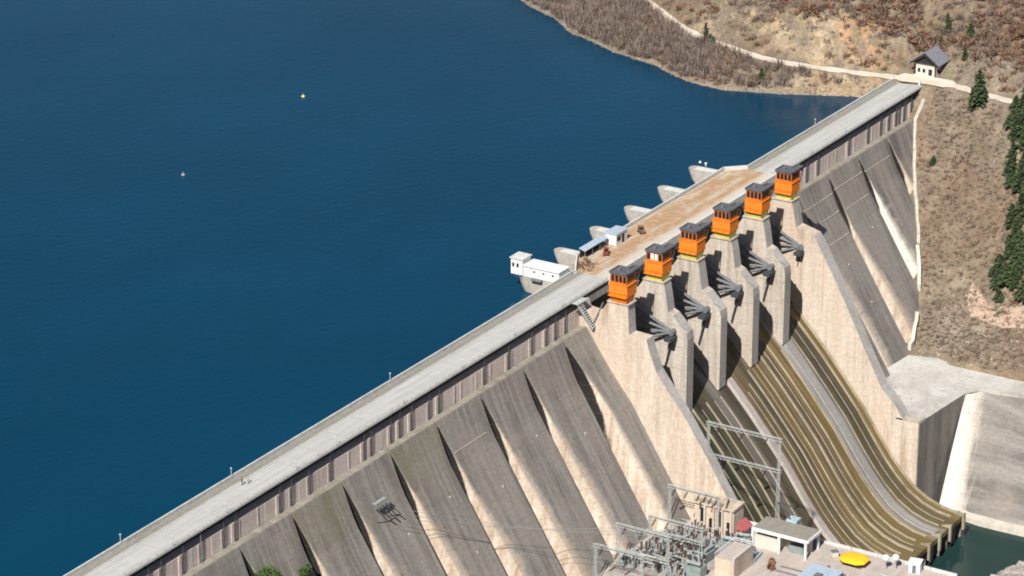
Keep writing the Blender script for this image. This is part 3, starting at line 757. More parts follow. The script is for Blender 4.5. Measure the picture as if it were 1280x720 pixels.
def cart(loc, rz, label, body):
    t = thing('utility_cart', label, 'cart', loc, rz)
    MB().box(-1.1, 1.1, -.6, .6, .45, 1.0).build('body', body, t)
    MB().box(-.2, .8, -.55, .55, 1.01, 1.6).build('cab', M['glass'], t)
    MB().box(-.25, .85, -.6, .6, 1.61, 1.7).build('roof', body, t)
    for sx in (-.7, .7):
        for sy in (-.62, .62):
            MB().tube((sx, sy-.1, .32), (sx, sy+.1, .32), .32, n=10).build('wheel', M['rubber'], t)
    return t
cart((57.6, 8.8, .03), .5, 'small maroon utility cart parked in front of the low shelter', M['maroon'])
cart((75.2, 9.0, .03), .9, 'small dark brown utility cart right of the site cabin', M['rustwood'])
def scrap(loc, label, n, rad, seed):
    t = thing('scrap_heap', label, 'scrap heap', loc); r_ = random.Random(seed)
    for i in range(n):
        a = r_.uniform(0, 6.3); rr_ = rad*math.sqrt(r_.random()); z = r_.uniform(.1, 1.0)*(1-rr_/rad*.6)
        c = Vector((rr_*math.cos(a), rr_*math.sin(a), z)); d = Vector((r_.uniform(-1,1), r_.uniform(-1,1), r_.uniform(-.3,.3)))*r_.uniform(.5,1.3)
        MB().bar(c-d, c+d, r_.uniform(.08,.2)).build('beam', M['rustwood' if r_.random() < .7 else 'gate'], t)
scrap((47.2, 8.6, .05), 'tangled heap of rusty brown beams beside the white intake house', 26, 2.6, 4)
scrap((51.0, 10.6, .05), 'smaller pile of dark beams against the upstream parapet near the low shelter', 12, 1.4, 9)
# steel stair at the left end of the row of cabins
stt = thing('access_stair', 'pale steel stair dropping from the road edge left of the first orange cabin', 'stair', (37, -1.2, -6))
MB().loft([[(26.5,-1.0,.3),(26.5,-1.5,.3),(26.5,-1.5,-.1),(26.5,-1.0,-.1)],[(29.8,-3.4,-6.8),(29.8,-3.9,-6.8),(29.8,-3.9,-7.2),(29.8,-3.4,-7.2)]]).build('stringer', M['galv'], stt, world=True)
MB().loft([[(28.2,-1.0,.3),(28.2,-1.5,.3),(28.2,-1.5,-.1),(28.2,-1.0,-.1)],[(31.0,-3.4,-6.8),(31.0,-3.9,-6.8),(31.0,-3.9,-7.2),(31.0,-3.4,-7.2)]]).build('stringer', M['galv'], stt, world=True)
for i in range(12):
    f = (i+.5)/12; MB().box(26.5+3.3*f, 28.2+2.8*f, -1.7-2.4*f, -1.0-2.4*f, .1-7.1*f, .2-7.1*f).build('tread', M['galv'], stt, world=True)
MB().box(26.3, 30.9, -1.9, -.12, -.25, -.1).build('landing', M['galv'], stt, world=True)
# lamp posts and little fittings along the parapets
def lamp():
    t = thing('lamp_post', '', 'lamp post', (0,0,0), 0, 'short lamp posts along the parapets')
    MB().tube((0,0,0), (0,0,1.5), .09, .07).build('post', M['galv'], t)
    MB().lathe([(.02,1.8),(.16,1.72),(.2,1.58),(.1,1.45)], n=8).build('lamp_head', M['coping'], t)
    return t
lp = lamp(); first = True
lsp = [(-126,.1,.75),(-108.5,.1,.75),(-84.5,.1,.75),(-70,.1,.75),(-44.5,.1,.75),(-21,.1,.75),(1,.1,.75),(22,.1,.75),(149.5,.1,.75),(170,.1,.75),(192,.1,.75),(-94.5,9.1,.95),(-131,9.1,.95),(-36,9.1,.95),(170,9.1,.95),(205,9.1,.95)]
for i, (x, y, z) in enumerate(lsp):
    o = lp if first else copy_tree(lp); first = False
    o.location = (x, y, z)
    side = 'downstream' if y < 5 else 'lake side'
    part_ = 'left stretch' if x < 40 else 'right stretch'
    same = [q for q in lsp if (q[1] < 5) == (y < 5) and (q[0] < 40) == (x < 40)]; same.sort(); r_ = same.index((x, y, z))+1
    o['label'] = 'short lamp post, %s from left, %s parapet, %s of road' % (['first','second','third','fourth','fifth','sixth','seventh','eighth'][r_-1], side, part_)

# ------------------------------------------------------------------ people
def person(loc, rz, label, shirt, trousers, arm=0.3):
    t = thing('person', label, 'person', loc, rz)
    me = bpy.data.meshes.new('body'); V = []; E_ = []; Rr = []
    def p(x, y, z, r, link=None):
        V.append((x, y, z)); Rr.append(r); 
        if link is not None: E_.append((link, len(V)-1))
        return len(V)-1
    pel = p(0,0,.98,.15); wa = p(0,0,1.15,.135,pel); ch = p(0,0.01,1.36,.16,wa); nk = p(0,0,1.50,.06,ch); hd = p(0,.015,1.58,.085,nk); h2 = p(0,.02,1.68,.095,hd); h3 = p(0,.01,1.76,.06,h2)
    for s_, sw in ((-1,.1),(1,-.08)):
        sh_ = p(s_*.19,0,1.42,.065,ch); el = p(s_*.26,-.03+sw*arm,1.14,.045,sh_); wr = p(s_*.27,.08+sw*arm,.90,.034,el); hn = p(s_*.27,.11+sw*arm,.82,.036,wr)
        hp = p(s_*.095,0,.9,.095,pel); kn = p(s_*.11,.03+sw*.6,.5,.065,hp); an = p(s_*.115,-.02+sw,.1,.045,kn); to = p(s_*.12,.14+sw,.04,.042,an)
    me.from_pydata(V, E_, []); o = bpy.data.objects.new('body', me); COL.objects.link(o); o.parent = t
    sk = o.modifiers.new('skin', 'SKIN'); 
    for i, r_ in enumerate(Rr): me.skin_vertices[0].data[i].radius = (r_, r_)
    me.skin_vertices[0].data[0].use_root = True
    sd = o.modifiers.new('sub', 'SUBSURF'); sd.levels = 1; sd.render_levels = 1
    dg = bpy.context.evaluated_depsgraph_get(); em = bpy.data.meshes.new_from_object(o.evaluated_get(dg)); o.modifiers.clear(); o.data = em
    em.materials.clear()
    for mm in (shirt, trousers, M['skin'], M['rubber']): em.materials.append(mm)
    for q in em.polygons:
        z = q.center.z; q.use_smooth = True
        q.material_index = 3 if z < .1 else 1 if z < 1.0 and abs(q.center.x) < .22 else 2 if (z > 1.49 or z < .92) else 0
    MB().lathe([(.02,1.83),(.07,1.81),(.10,1.75),(.105,1.69),(.09,1.64)], (0,-.01,0), 8).build('hair', M['hair'], t)
    return t
person((-95.6, 5.6, .03), 1.2, 'person in dark clothes walking on the pale road near the left', M['cloth_dark'], M['cloth_dark'], 1)
person((-94.3, 5.0, .03), 1.0, 'person in grey beside the dark-clothed walker on the road', M['bluegrey'], M['cloth_dark'], 1)
person((128.4, 21.6, -.78), 2.2, 'person in a white top on the farthest pier nose, nearer its tip', M['cloth_white'], M['cloth_dark'])
person((128.2, 19.8, -.78), -1.0, 'person in a pale top on the farthest pier nose, closer to the parapet', M['cloth_white'], M['bluegrey'])

# ------------------------------------------------------------------ chalet at the far end of the dam
hut = thing('gatekeeper_hut', 'white walled hut with a dark gabled roof beside the gravel road at the dam end', 'hut', (227.2, 1.9, 1.8))
MB().box(-2.6, 2.8, -3.1, 3.1, -2.5, 4.0).build('wall', M['render'], hut)
MB().prism_x([(-3.0,4.0),(3.0,4.0),(0,6.3)], -2.7, -2.5).build('gable', M['darkwood'], hut)
MB().prism_x([(-3.0,4.0),(3.0,4.0),(0,6.3)], 2.6, 2.8).build('gable', M['darkwood'], hut)
for s_ in (-1, 1):
    MB().loft([[(x_, s_*4.5, 3.0),(x_, s_*4.5, 3.25),(x_, 0, 6.75),(x_, 0, 6.45)] for x_ in (-4.0, 3.8)]).build('roof_slope', M['slate'], hut)
MB().prism_x([(-4.4,2.6),(-4.4,3.2),(0,6.5),(4.4,3.2),(4.4,2.6),(0,5.6)], -4.08, -4.0).build('barge_board', M['darkwood'], hut)
MB().prism_x([(-3.9,3.0),(3.9,3.0),(0,5.9)], -3.2, -3.05).build('gable_screen', M['darkwood'], hut)
MB().box(-2.68, -2.6, -1.9, -.8, -.6, 1.5).build('door', M['darkwood'], hut)
for y in (.2, 1.7): MB().box(-2.68, -2.6, y, y+.8, .3, 1.4).build('window', M['glass'], hut)
MB().box(-1.6, -.6, -3.18, -3.1, .3, 1.4).build('window', M['glass'], hut)
MB().box(-3.6, -2.62, -3.4, 3.4, -2.5, -.3).build('terrace', M['render'], hut)
MB().box(-3.6,-3.35, -3.3,-3.05, -.3, 3.2).build('post', M['darkwood'], hut); MB().box(-3.6,-3.35, 3.05,3.3, -.3, 3.2).build('post', M['darkwood'], hut)
MB().prism_z([(219.2,-4.6),(221.5,-4.6),(221.8,.5),(219.2,.5)], -9, .75).build('abutment_wall', M['slabpale'], dam, world=True)
MB().box(218.2, 219.4, -.35, .55, -6.2, -1.2).build('rust_door', M['rust'], dam, world=True)
gt = thing('gate_post_pair', 'pale concrete gate posts where the dam road meets the gravel road', 'gate posts', (218.5, 5, 0))
MB().box(-.3,.3, 3.9,4.5, 0, 1.7).build('post', M['coping'], gt); MB().box(-.3,.3, -4.4,-3.8, 0, 1.5).build('post', M['coping'], gt)
# pale strip where the hillside meets the last buttresses
def contact(x):
    z = -20.
    for _ in range(40): y = yface(z)-.5; z = .5*z+.5*gz(x, y)
    return yface(z), z
def contact_strip(xa, xb, w, up, mat, name):
    eb = MB(); rr_ = []
    for x in np.linspace(xa, xb, max(3, int(abs(xb-xa)/1.6))):
        y, z = contact(x); j = .25*noise.noise(Vector((x*.7, 0, 0)))
        rr_.append([(x-w/2, y-.75+j, z-2.5), (x-w/2, y-.75+j, z+up), (x+w/2, y-.75+j, z+up+w*.35), (x+w/2, y-.75+j, z-2.5)] if True else None)
    m2 = MB(); m2.loft([[(p[0][0], p[0][1], p[0][2]), (p[1][0], p[1][1], p[1][2]), (p[1][0], p[1][1]+1.0, p[1][2]), (p[0][0], p[0][1]+1.0, p[0][2])] for p in rr_])
    m2.build(name, mat, dam, world=True)
contact_strip(185.5, 216, .35, .3, M['ledge'], 'abutment_strip')
contact_strip(175.5, 184, 1.4, 1.6, M['slabpale'], 'footing_slab')
contact_strip(157.3, 168, 1.6, 1.9, M['slabpale'], 'footing_slab')

# ------------------------------------------------------------------ buoys
for (x, y), l in (((132.8,151.1), 'pale yellow buoy floating far out on the lake, the upper of two'), ((61.7,139.6), 'pale buoy floating on the lake left of the other one, nearer the dam')):
    t = thing('buoy', l, 'buoy', (x, y, -5))
    MB().lathe([(.1,-.4),(.45,-.2),(.55,.1),(.4,.35),(.1,.42)], n=10).build('float', M['greypor' if x < 100 else 'lime'], t)
    MB().tube((0,0,.4), (0,0,.9), .06).build('mast', M['yellow'], t)

# ------------------------------------------------------------------ switchyard on the powerhouse roof
yb_ = MB().prism_z([(-60,-20),(36.3,-20),(36.3,-60),(36.3,-97),(-60,-110)], -90, -50)
struct('power_station_yard', yb_, M['yard'], 'pale concrete deck over the power station at the dam foot')
YZ = -50.0
def yd(x, y): return (x, y, YZ)
for a in ((36.0,-30.0,36.3,-97),):
    pr = thing('yard_parapet', 'low pale parapet along the yard edge above the spillway chute', 'parapet', (36.1,-60,YZ))
    for i in range(10): MB().box(-.2, .15, -36+i*6.6, -36+i*6.6+6.5, 0, .7).build('panel', M['coping'], pr)
# paving strips and rails leading away from the open shed
for i, (xa, ya) in enumerate(((10.5,-60),(13.5,-60),(17.5,-60),(20,-60))):
    rt = thing('transfer_rail', 'steel rail set in the yard paving, %s of four in front of the open shed' % ['nearest','second','third','farthest'][i], 'rail', (xa, -66, YZ))
    MB().box(-.15, .15, -22, 6.5, 0, .09).build('rail', M['steel'], rt)
    MB().box(-.45, .45, -22, 6.5, 0, .02).build('bed', M['deckwalk'], rt)
# open portal shed
sd_ = thing('open_shed', 'flat roofed grey shed with a white portal frame open to the front', 'shed', (26.5, -56.5, YZ))
MB().box(-.6, 6.4, -6.6, 7.4, 4.3, 4.75).build('roof', M['deckwalk'], sd_)
MB().box(-.95, -.62, -6.7, 7.5, 4.15, 4.9).build('fascia', M['white'], sd_)
MB().box(-.6, 6.4, -6.95, -6.62, 4.15, 4.85).build('fascia', M['white'], sd_)
for y in (-6.6, .2, 7.0): MB().box(-.95, -.45, y-.05, y+.5, 0, 4.14).build('post', M['white'], sd_)
for y in (-6.5,): MB().box(5.7, 6.2, y, y+.5, 0, 4.14).build('post', M['white'], sd_)
MB().box(3.2, 3.5, -6.0, 7.3, 0, 4.2).build('back_wall', M['render'], sd_)
MB().box(-.5, 3.1, 1.0, 6.9, 0, 2.9).build('plinth', M['render'], sd_)
MB().box(1.0, 3.0, -5.0, -1.0, 0, 1.6).build('switch_cabinet', M['transf'], sd_)
MB().prism_y([(6.4,3.9),(9.0,1.6),(9.0,1.3),(6.4,3.5)], -6.6, -4.0).build('side_canopy', M['brick'], sd_)
# cream blast walls
bw = thing('blast_wall_row', 'cream concrete bay walls with dark vertical slots at the foot of the spillway wall', 'bay wall', (25.8, -36, YZ))
MB().box(0, 5, -8.2, 2.0, 0, 7.6).build('wall', M['side'], bw)
MB().box(-.6, 5.2, -8.4, 2.3, 7.61, 8.0).build('roof_slab', M['side'], bw)
for i, y in enumerate((-7.2,-4.9,-2.6,-.3)):
    MB().box(-.10, 0, y, y+.75, .6+(i%2)*2.2, 4.4+(i%2)*2.2).build('slot', M['glass'], bw)
    MB().box(-.55, -.02, y-.75, y-.3, 0, 7.6).build('fin', M['side'], bw)
for i, y in enumerate((-6.4,-3.4,-.4)):
    MB().bar((-.4, y, 8.0), (3.0, y+1.2, 8.7), .3).build('roof_strut', M['gate'], bw)
# red tin roof hut
rh = thing('red_roof_hut', 'little hut with a faded red tin roof beside the blast walls', 'hut', (29.4, -43.8, YZ))
MB().box(-1.8, 1.8, -1.9, 1.9, 0, 2.4).build('wall', M['render'], rh)
MB().prism_x([(-2.5,2.3),(2.5,2.3),(.6,3.7),(-.6,3.7)], -2.3, 2.3).build('roof', M['red'], rh)
# tilted blue-grey tank
tk = thing('steel_tank', 'blue-grey steel tank box on a dark frame by the chute edge behind the shed', 'tank', (34.0, -55.0, YZ))
MB().loft([[(-1.6,-1.5,1.4),(1.4,-1.5,1.4),(1.4,1.5,1.4),(-1.6,1.5,1.4)],[(-1.0,-1.8,5.2),(1.5,-1.8,5.2),(1.5,.9,5.2),(-1.0,.9,5.2)]]).build('body', M['bluegrey'], tk)
for sx in (-1.3, 1.1):
    for sy in (-1.3, 1.2): MB().box(sx-.12, sx+.12, sy-.12, sy+.12, 0, 1.4).build('leg', M['gate'], tk)
MB().bar((-.5,0,5.2), (-1.2,3.0,9.0), .25).build('jib', M['gate'], tk); MB().bar((-1.2,3.0,9.0), (1.2,-2.6,7.4), .22).build('jib', M['gate'], tk)
# yellow canopy
yc = thing('yellow_canopy', 'bright yellow domed canopy on short legs standing in the yard by the chute', 'canopy', (29.6,-73.4,YZ)); yc.scale = (.82,.82,.85)
MB().loft([[(sx*3.3*a, sy*3.9*b, z) for sx, sy in ((-1,-.55),(-.55,-1),(.55,-1),(1,-.55),(1,.55),(.55,1),(-.55,1),(-1,.55))] for a, b, z in ((1,1,1.5),(1.02,1.02,1.75),(.8,.8,2.3),(.4,.4,2.55))]).build('cover', M['yellow'], yc)
for sx in (-1.6, 1.6):
    for sy in (-2.2, 0, 2.2): MB().tube((sx,sy,0), (sx,sy,1.55), .16).build('leg', M['steel'], yc)
MB().box(-2.2, 2.2, -2.8, 2.8, .5, .9).build('frame', M['gate'], yc)
# lamp globes, block
for i, (x, y) in enumerate(((31.0,-80.6),(32.4,-82.4))):
    t = thing('globe_lamp', ['white globe lamp on a short post, left one of the pair', 'white globe lamp on a short post, right one of the pair'][i], 'lamp', (x, y, YZ), 0, 'globe lamps at the yard corner')
    MB().tube((0,0,0),(0,0,2.2), .12).build('post', M['galv'], t)
    g = MB(); g.lathe([(.05,-.85),(.5,-.7),(.82,-.25),(.82,.25),(.5,.7),(.05,.85)], (0,0,2.9), 12); g.smooth = True; g.build('globe', M['white'], t)
wbx = thing('white_kiosk', 'small white kiosk at the outer corner of the yard above the tail water', 'kiosk', (33.6,-86.8,YZ), .2)
MB().box(-1.1,1.1,-1.3,1.3,0,2.6).build('body', M['white'], wbx); MB().box(-1.3,1.3,-1.5,1.5,2.61,2.8).build('roof', M['white'], wbx); MB().box(-1.16,-1.1,-.4,.5,.1,2.0).build('door', M['steel'], wbx)
gb = thing('grey_roof_building', 'flat blue-grey roofed building cut off by the bottom edge of the picture', 'building', (15.5,-69.0,YZ))
MB().box(-5, 5.2, -5.6, 1.6, 0, 2.0).build('wall', M['render'], gb); MB().box(-5.3, 5.5, -5.9, 1.9, 2.01, 2.3).build('roof', M['bluegrey'], gb)
MB().box(-1, 1, -3, -1.4, 2.31, 2.8).build('roof_hatch', M['steel'], gb)
tb_ = thing('control_block', 'tan block with a white rail round its roof in the middle of the yard', 'building', (14.2,-50.8,YZ))
MB().box(-6, 3.4, -2.9, 2.0, 0, 4.4).build('wall', M['side'], tb_); MB().box(-6, 3.4, -2.9, 2.0, 4.41, 4.6).build('roof', M['yard'], tb_)
m = MB()
for a, b in (((-6,-2.9),(3.4,-2.9)),((3.4,-2.9),(3.4,2)),((3.4,2),(-6,2))): m.bar((*a,5.5),(*b,5.5),.14); m.bar((*a,5.0),(*b,5.0),.1); m.bar((*a,4.6),(*a,5.5),.12)
m.build('roof_rail', M['white'], tb_)
# gantries
def gantry(loc, W_, H, label, beams=(1.0,), z2=None, rz=0, ins=3):
    t = thing('steel_gantry', label, 'gantry', loc, rz, 'steel gantries in the switchyard')
    for s_ in (0, 1):
        y = -s_*W_; p = MB()
        for dx in (-.35, .35):
            for dy in (-.35, .35): p.bar((dx, y+dy, 0), (dx*.5, y+dy*.5, H), .09)
        k = 0; z = 0
        while z < H-1.2: p.bar((-.35, y-.35, z), (.3, y-.3, z+1.2), .055); p.bar((.35, y+.35, z), (-.3, y+.3, z+1.2), .055); z += 1.2
        p.build('post', M['galv'], t)
    for f in beams:
        z = H*f; b = MB()
        for dx in (-.3, .3): b.bar((dx, .6, z), (dx, -W_-.6, z), .11); b.bar((dx, .6, z-.6), (dx, -W_-.6, z-.6), .11)
        y = 0
        while y > -W_: b.bar((-.3, y, z), (.3, y-1.2, z-.6), .06); b.bar((.3, y, z), (-.3, y-1.2, z-.6), .06); y -= 1.2
        b.build('beam', M['galv'], t)
        for i in range(ins):
            y = -W_*(i+.5)/ins; st = MB()
            L_ = 1.8; a = Vector((-.2, y, z-.6)); d = Vector((-.55, .25, -.8)).normalized()
            for q in range(7):
                c0 = a+d*(q*L_/7); st.tube(c0, c0+d*.2, .3, .15, n=6)
            st.build('insulator_string', M['porcelain'], t)
    return t
gantry((36.2,-31.6,YZ), 18.6, 23.4, 'tall two-beam gantry standing in front of the spillway chute', (1.0,.66), ins=3)
gantry((1.0,-27.6,YZ), 13.0, 10.5, 'gantry with two beams at the foot of the grey buttress, left of the switchyard', (1.0,.42), ins=3)
gantry((23.5,-28.6,YZ), 12.6, 11.5, 'gantry whose beam passes just over the blast walls', (1.0,), ins=4)
gantry((-9.0,-27.6,YZ), 12.0, 9.5, 'lowest gantry at the bottom left of the switchyard', (1.0,), ins=3)
gantry((11.5,-30.0,YZ), 13.5, 9.0, 'gantry in the thick of the apparatus in the middle of the switchyard', (1.0,.6), ins=4)
# switchgear: posts, disconnectors, breakers, transformers
def post_insulator():
    t = thing('post_insulator', '', 'insulator', (0,0,0), 0, 'post insulators in the switchyard')
    p = MB(); 
    for dx in (-.2,.2):
        for dy in (-.2,.2): p.bar((dx,dy,0),(dx*.6,dy*.6,1.9), .08)
    p.build('stand', M['galv'], t)
    prof = []; z = 1.9
    for q in range(8): prof += [(.13, z), (.27, z+.08), (.13, z+.2)]; z += .24
    MB().lathe(prof, n=8).build('stack', M['porcelain'], t)
    MB().box(-.22,.22,-.22,.22, z, z+.2).build('cap', M['galv'], t)
    return t
def disconnector():
    t = thing('disconnector', '', 'disconnector', (0,0,0), 0, 'disconnectors in the switchyard')
    f = MB(); 
    for y in (-1.3, 1.3): 
        f.bar((-.3,y,0),(-.1,y,2.1),.12); f.bar((.3,y,0),(.1,y,2.1),.12)
    f.bar((0,-1.7,2.15),(0,1.7,2.15),.2); f.build('frame', M['galv'], t)
    for y in (-1.3, 0, 1.3):
        prof = []; z = 2.25
        for q in range(6): prof += [(.11, z), (.23, z+.07), (.11, z+.17)]; z += .2
        MB().lathe(prof, (0,y,0), 7).build('stack', M['porcelain' if y else 'greypor'], t)
    MB().bar((0,-1.4,3.55),(0,1.4,3.6),.12).build('blade', M['galv'], t)
    return t
def breaker():
    t = thing('circuit_breaker', '', 'circuit breaker', (0,0,0), 0, 'circuit breakers in the switchyard')
    MB().box(-.5,.5,-.4,.4,.3,1.5).build('mechanism_box', M['transf'], t)
    MB().box(-.35,.35,-.3,.3,0,.3).build('foot', M['steel'], t)
    for dx in (-.3,.3):
        prof = []; z = 1.5
        for q in range(9): prof += [(.14, z), (.28, z+.08), (.14, z+.2)]; z += .24
        MB().loft([[(dx*(1+ (zz-1.5)*.7)+r_*math.cos(a*math.pi/4), r_*math.sin(a*math.pi/4), zz) for a in range(8)] for r_, zz in prof]).build('stack', M['greypor'], t)
    return t
def transformer(loc, label, s_=1.0, rz=0.):
    t = thing('transformer', label, 'transformer', loc, rz, 'transformers in the switchyard')
    q = lambda *a: MB().box(*[v*s_ for v in a])
    q(-1.5,1.5,-2.2,2.2,.4,3.0).build('tank', M['transf'], t); q(-1.7,1.7,-2.4,2.4,0,.4).build('plinth', M['coping'], t)
    for i in range(7): q(1.55,2.1,-2.0+i*.6,-1.75+i*.6,.7,2.8).build('radiator_fin', M['transf'], t)
    MB().tube((-.9*s_,-1.9*s_,3.9*s_),(-.9*s_,1.5*s_,3.9*s_),.42*s_,n=10).build('conservator', M['greypor'], t)
    for i in range(3):
        prof = []; z = 3.0*s_
        for k in range(6): prof += [(.12*s_,z),(.26*s_,z+.08*s_),(.12*s_,z+.2*s_)]; z += .25*s_
        MB().lathe(prof, (.5*s_,(-1.3+1.3*i)*s_,0), 8).build('bushing', M['porcelain'], t)
    return t
transformer((19.5,-47.0,YZ), 'largest green-grey transformer beside the tan control block', 1.15, .1)
transformer((5.0,-45.5,YZ), 'green-grey transformer at the bottom centre of the switchyard', 1.0, .0)
transformer((24.3,-47.5,YZ), 'transformer standing between the open shed and the red roofed hut', .9, .3)
transformer((13.0,-43.8,YZ), 'transformer just in front of the control block among the insulators', .95, 1.5)
protos = [(post_insulator(), 'brown stacked post insulator on a lattice stand among the switchyard apparatus'), (disconnector(), 'three-stack disconnector on a steel frame among the switchyard apparatus'), (breaker(), 'grey V-shaped circuit breaker among the switchyard apparatus')]
used = [False]*3; rr = random.Random(11)
for i in range(13):
    for j in range(8):
        x = 1.0+i*1.85+rr.uniform(-.35,.35); y = -29.2-j*2.1+rr.uniform(-.5,.5)-(i*.35)
        if abs(x-13.0) < 3.0 and -46.5 < y < -41.3: continue
        if x > 24.3 and y > -46: continue
        if 6 < x < 18.2 and y < -47: continue
        if abs(x-5) < 2.6 and y < -42.8: continue
        if abs(x-19.5) < 2.8 and y < -43.5: continue
        k = rr.choices((0,1,2), (5,3,2))[0]
        p, lab = protos[k]; o = p if not used[k] else copy_tree(p); used[k] = True
        o.location = (x, y, YZ); o.rotation_euler.z = rr.choice((0, 0, math.pi/2)); s_ = rr.uniform(.85, 1.2); o.scale = (s_,)*3; o['label'] = lab
# yard clutter
def drum():
    t = thing('cable_drum', '', 'cable drum', (0,0,0))
    MB().tube((-.5,0,.8),(.5,0,.8), .5, n=10).build('cable', M['rubber'], t)
    for x_ in (-.6, .5): MB().tube((x_,0,.8),(x_+.1,0,.8), .8, n=12).build('flange', M['rustwood'], t)
    return t
dp = drum()
for i, (x, y, a, lab) in enumerate(((19.5,-57.5,.3,'brown cable drum lying nearest the open shed'),(17.0,-58.6,1.2,'brown cable drum between the shed and the grey roofed building'),(22.5,-70.5,.9,'brown cable drum beside the yellow canopy'))):
    o = dp if i == 0 else copy_tree(dp); o.location = (x, y, YZ); o.rotation_euler.z = a; o['label'] = lab; o['group'] = 'cable drums in the yard'
def pipes(loc, rz, n, label):
    t = thing('pipe_stack', label, 'pipe stack', loc, rz)
    for i in range(n): MB().tube((-2.6, (i%4)*.45-.7, .22+.42*(i//4)), (2.6+.2*(i%3), (i%4)*.45-.7, .22+.42*(i//4)), .2, n=7).build('pipe', M['galv' if i % 3 else 'bluegrey'], t)
pipes((20.5,-52.6,YZ), .1, 8, 'stack of pale pipes beside the tan control block'); pipes((8.2,-60.0,YZ), 1.4, 6, 'short stack of pale pipes at the bottom edge of the yard'); pipes((26.0,-84.0,YZ), 1.5, 5, 'stack of pale pipes near the globe lamps')
def crate(loc, rz, w, d, h, label, m):
    t = thing('equipment_crate', label, 'crate', loc, rz)
    MB().box(-w/2,w/2,-d/2,d/2,.12,h).build('body', m, t); MB().box(-w/2-.06,w/2+.06,-d/2-.06,d/2+.06,h+.01,h+.12).build('lid', M['steel'], t)
    for x_ in (-w/3, w/3): MB().box(x_-.08,x_+.08,-d/2,d/2,0,.11).build('skid', M['darkwood'], t)
crate((22.5,-51.0,YZ), .4, 1.8, 1.2, 1.3, 'blue-grey equipment crate beside the pipe stack', M['bluegrey']); crate((20.5,-74.5,YZ), .1, 2.4, 1.4, 1.1, 'brown crate between the rails and the yellow canopy', M['rustwood']); crate((30.8,-67.8,YZ), .8, 1.5, 1.5, 1.4, 'pale crate between the shed and the yellow canopy', M['render'])
# gravel under the apparatus
gm = MB().add([(-14,-27.2,YZ+.02),(24.2,-27.2,YZ+.02),(24.2,-48,YZ+.02),(-14,-46,YZ+.02)], [(0,1,2,3)])
struct('switchyard_gravel', gm, M['rock'], 'grey gravel bed under the switchyard apparatus')
# bracket fixed high on a buttress, with the lines to the yard
ab = thing('line_anchor', 'grey steel line anchor frame fixed high on a left hand buttress', 'line anchor', (-64, -7.0, -14.6))
m = MB()
for a, b in (((-3,1.3,2.2),(3,1.3,2.2)),((-3,-1.5,1.0),(3,-1.5,1.0)),((-3,1.3,2.2),(-3,-1.5,1.0)),((3,1.3,2.2),(3,-1.5,1.0)),((0,1.3,2.2),(0,-1.5,1.0)),((-3,-1.5,1.0),(-2.4,0.2,-2.8)),((3,-1.5,1.0),(2.4,0.2,-2.8)),((-1.5,1.3,2.2),(-1.5,-1.5,1.0)),((1.5,1.3,2.2),(1.5,-1.5,1.0))):
    m.bar(a, b, .22)
m.build('frame', M['steel'], ab); ab.scale = (.75,.75,.75)
for x in (-2.2, 0, 2.2):
    st = MB(); a = Vector((x,-1.5,1)); d = Vector((.5,-.5,-.6)).normalized()
    for q in range(8): st.tube(a+d*(q*.28), a+d*(q*.28+.2), .28, .12, n=6)
    st.build('insulator_string', M['gate'], ab)
MB().box(-2.6,2.6,-.2,1.5,1.9,2.1).build('grating', M['greypor'], ab)
for i, x in enumerate((-2.2, 0, 2.2)):
    a = Vector((-64+x+1.2, -9.8, -15.5)); b = Vector((1.0, -30-4.3*i, -39.8)); m = MB(); pr_ = a
    for k in range(1, 17):
        f = k/16; p = a.lerp(b, f); p.z -= 3.0*4*f*(1-f)*.5; m.tube(pr_, p, .055, n=3, cap=False); pr_ = p
    o = m.build('power_line', M['galv'])
    tag(o, ['power line from the steel anchor to the switchyard, the uppermost of three', 'power line from the steel anchor to the switchyard, the middle of three', 'power line from the steel anchor to the switchyard, the lowest of three'][i], 'power line', 'power lines across the grey buttresses')
# little inspection lamps / plates on buttress faces
for i, (x, z) in enumerate(((-57,-23),(-39.5,-21.5),(-21.5,-25.5),(-39.6,-33),(-2.6,-21),(14,-26),(149,-28),(151,-38),(168,-24))):
    y = yface(z)
    MB().box(x-.17, x+.17, y-.12, y+.2, z-.14, z+.16).build('sensor_plate', M['white'], dam, world=True)

# rocky bank at the lower right
rkb = MB(); xs = np.arange(37, 92, 1.6); yy = np.arange(-150, -84, 1.6)
for j, y in enumerate(yy):
    for i, x in enumerate(xs):
        e = (x-37); top = -52.5-.35*e+fbm(x,y,9,4,2.)*3.2+fbm(x,y,2.6,3,7.)*1.1
        edge = max(0, (y+97+ .42*e*-0.35)+fbm(x, 0, 6, 3, 4.)*2.5)
        top -= edge*3.2
        rkb.v.append((x+fbm(x,y,3,2,9.)*.6, y+fbm(y,x,3,2,5.)*.6, max(top, -92)))
n_ = len(xs)
for j in range(len(yy)-1):
    for i in range(n_-1):
        a = j*n_+i; rkb.f.append((a,a+1,a+n_+1,a+n_)); rkb.m.append(0)
struct('rocky_bank', rkb, M['rock'], 'grey rocky bank at the lower right corner beside the tail water')

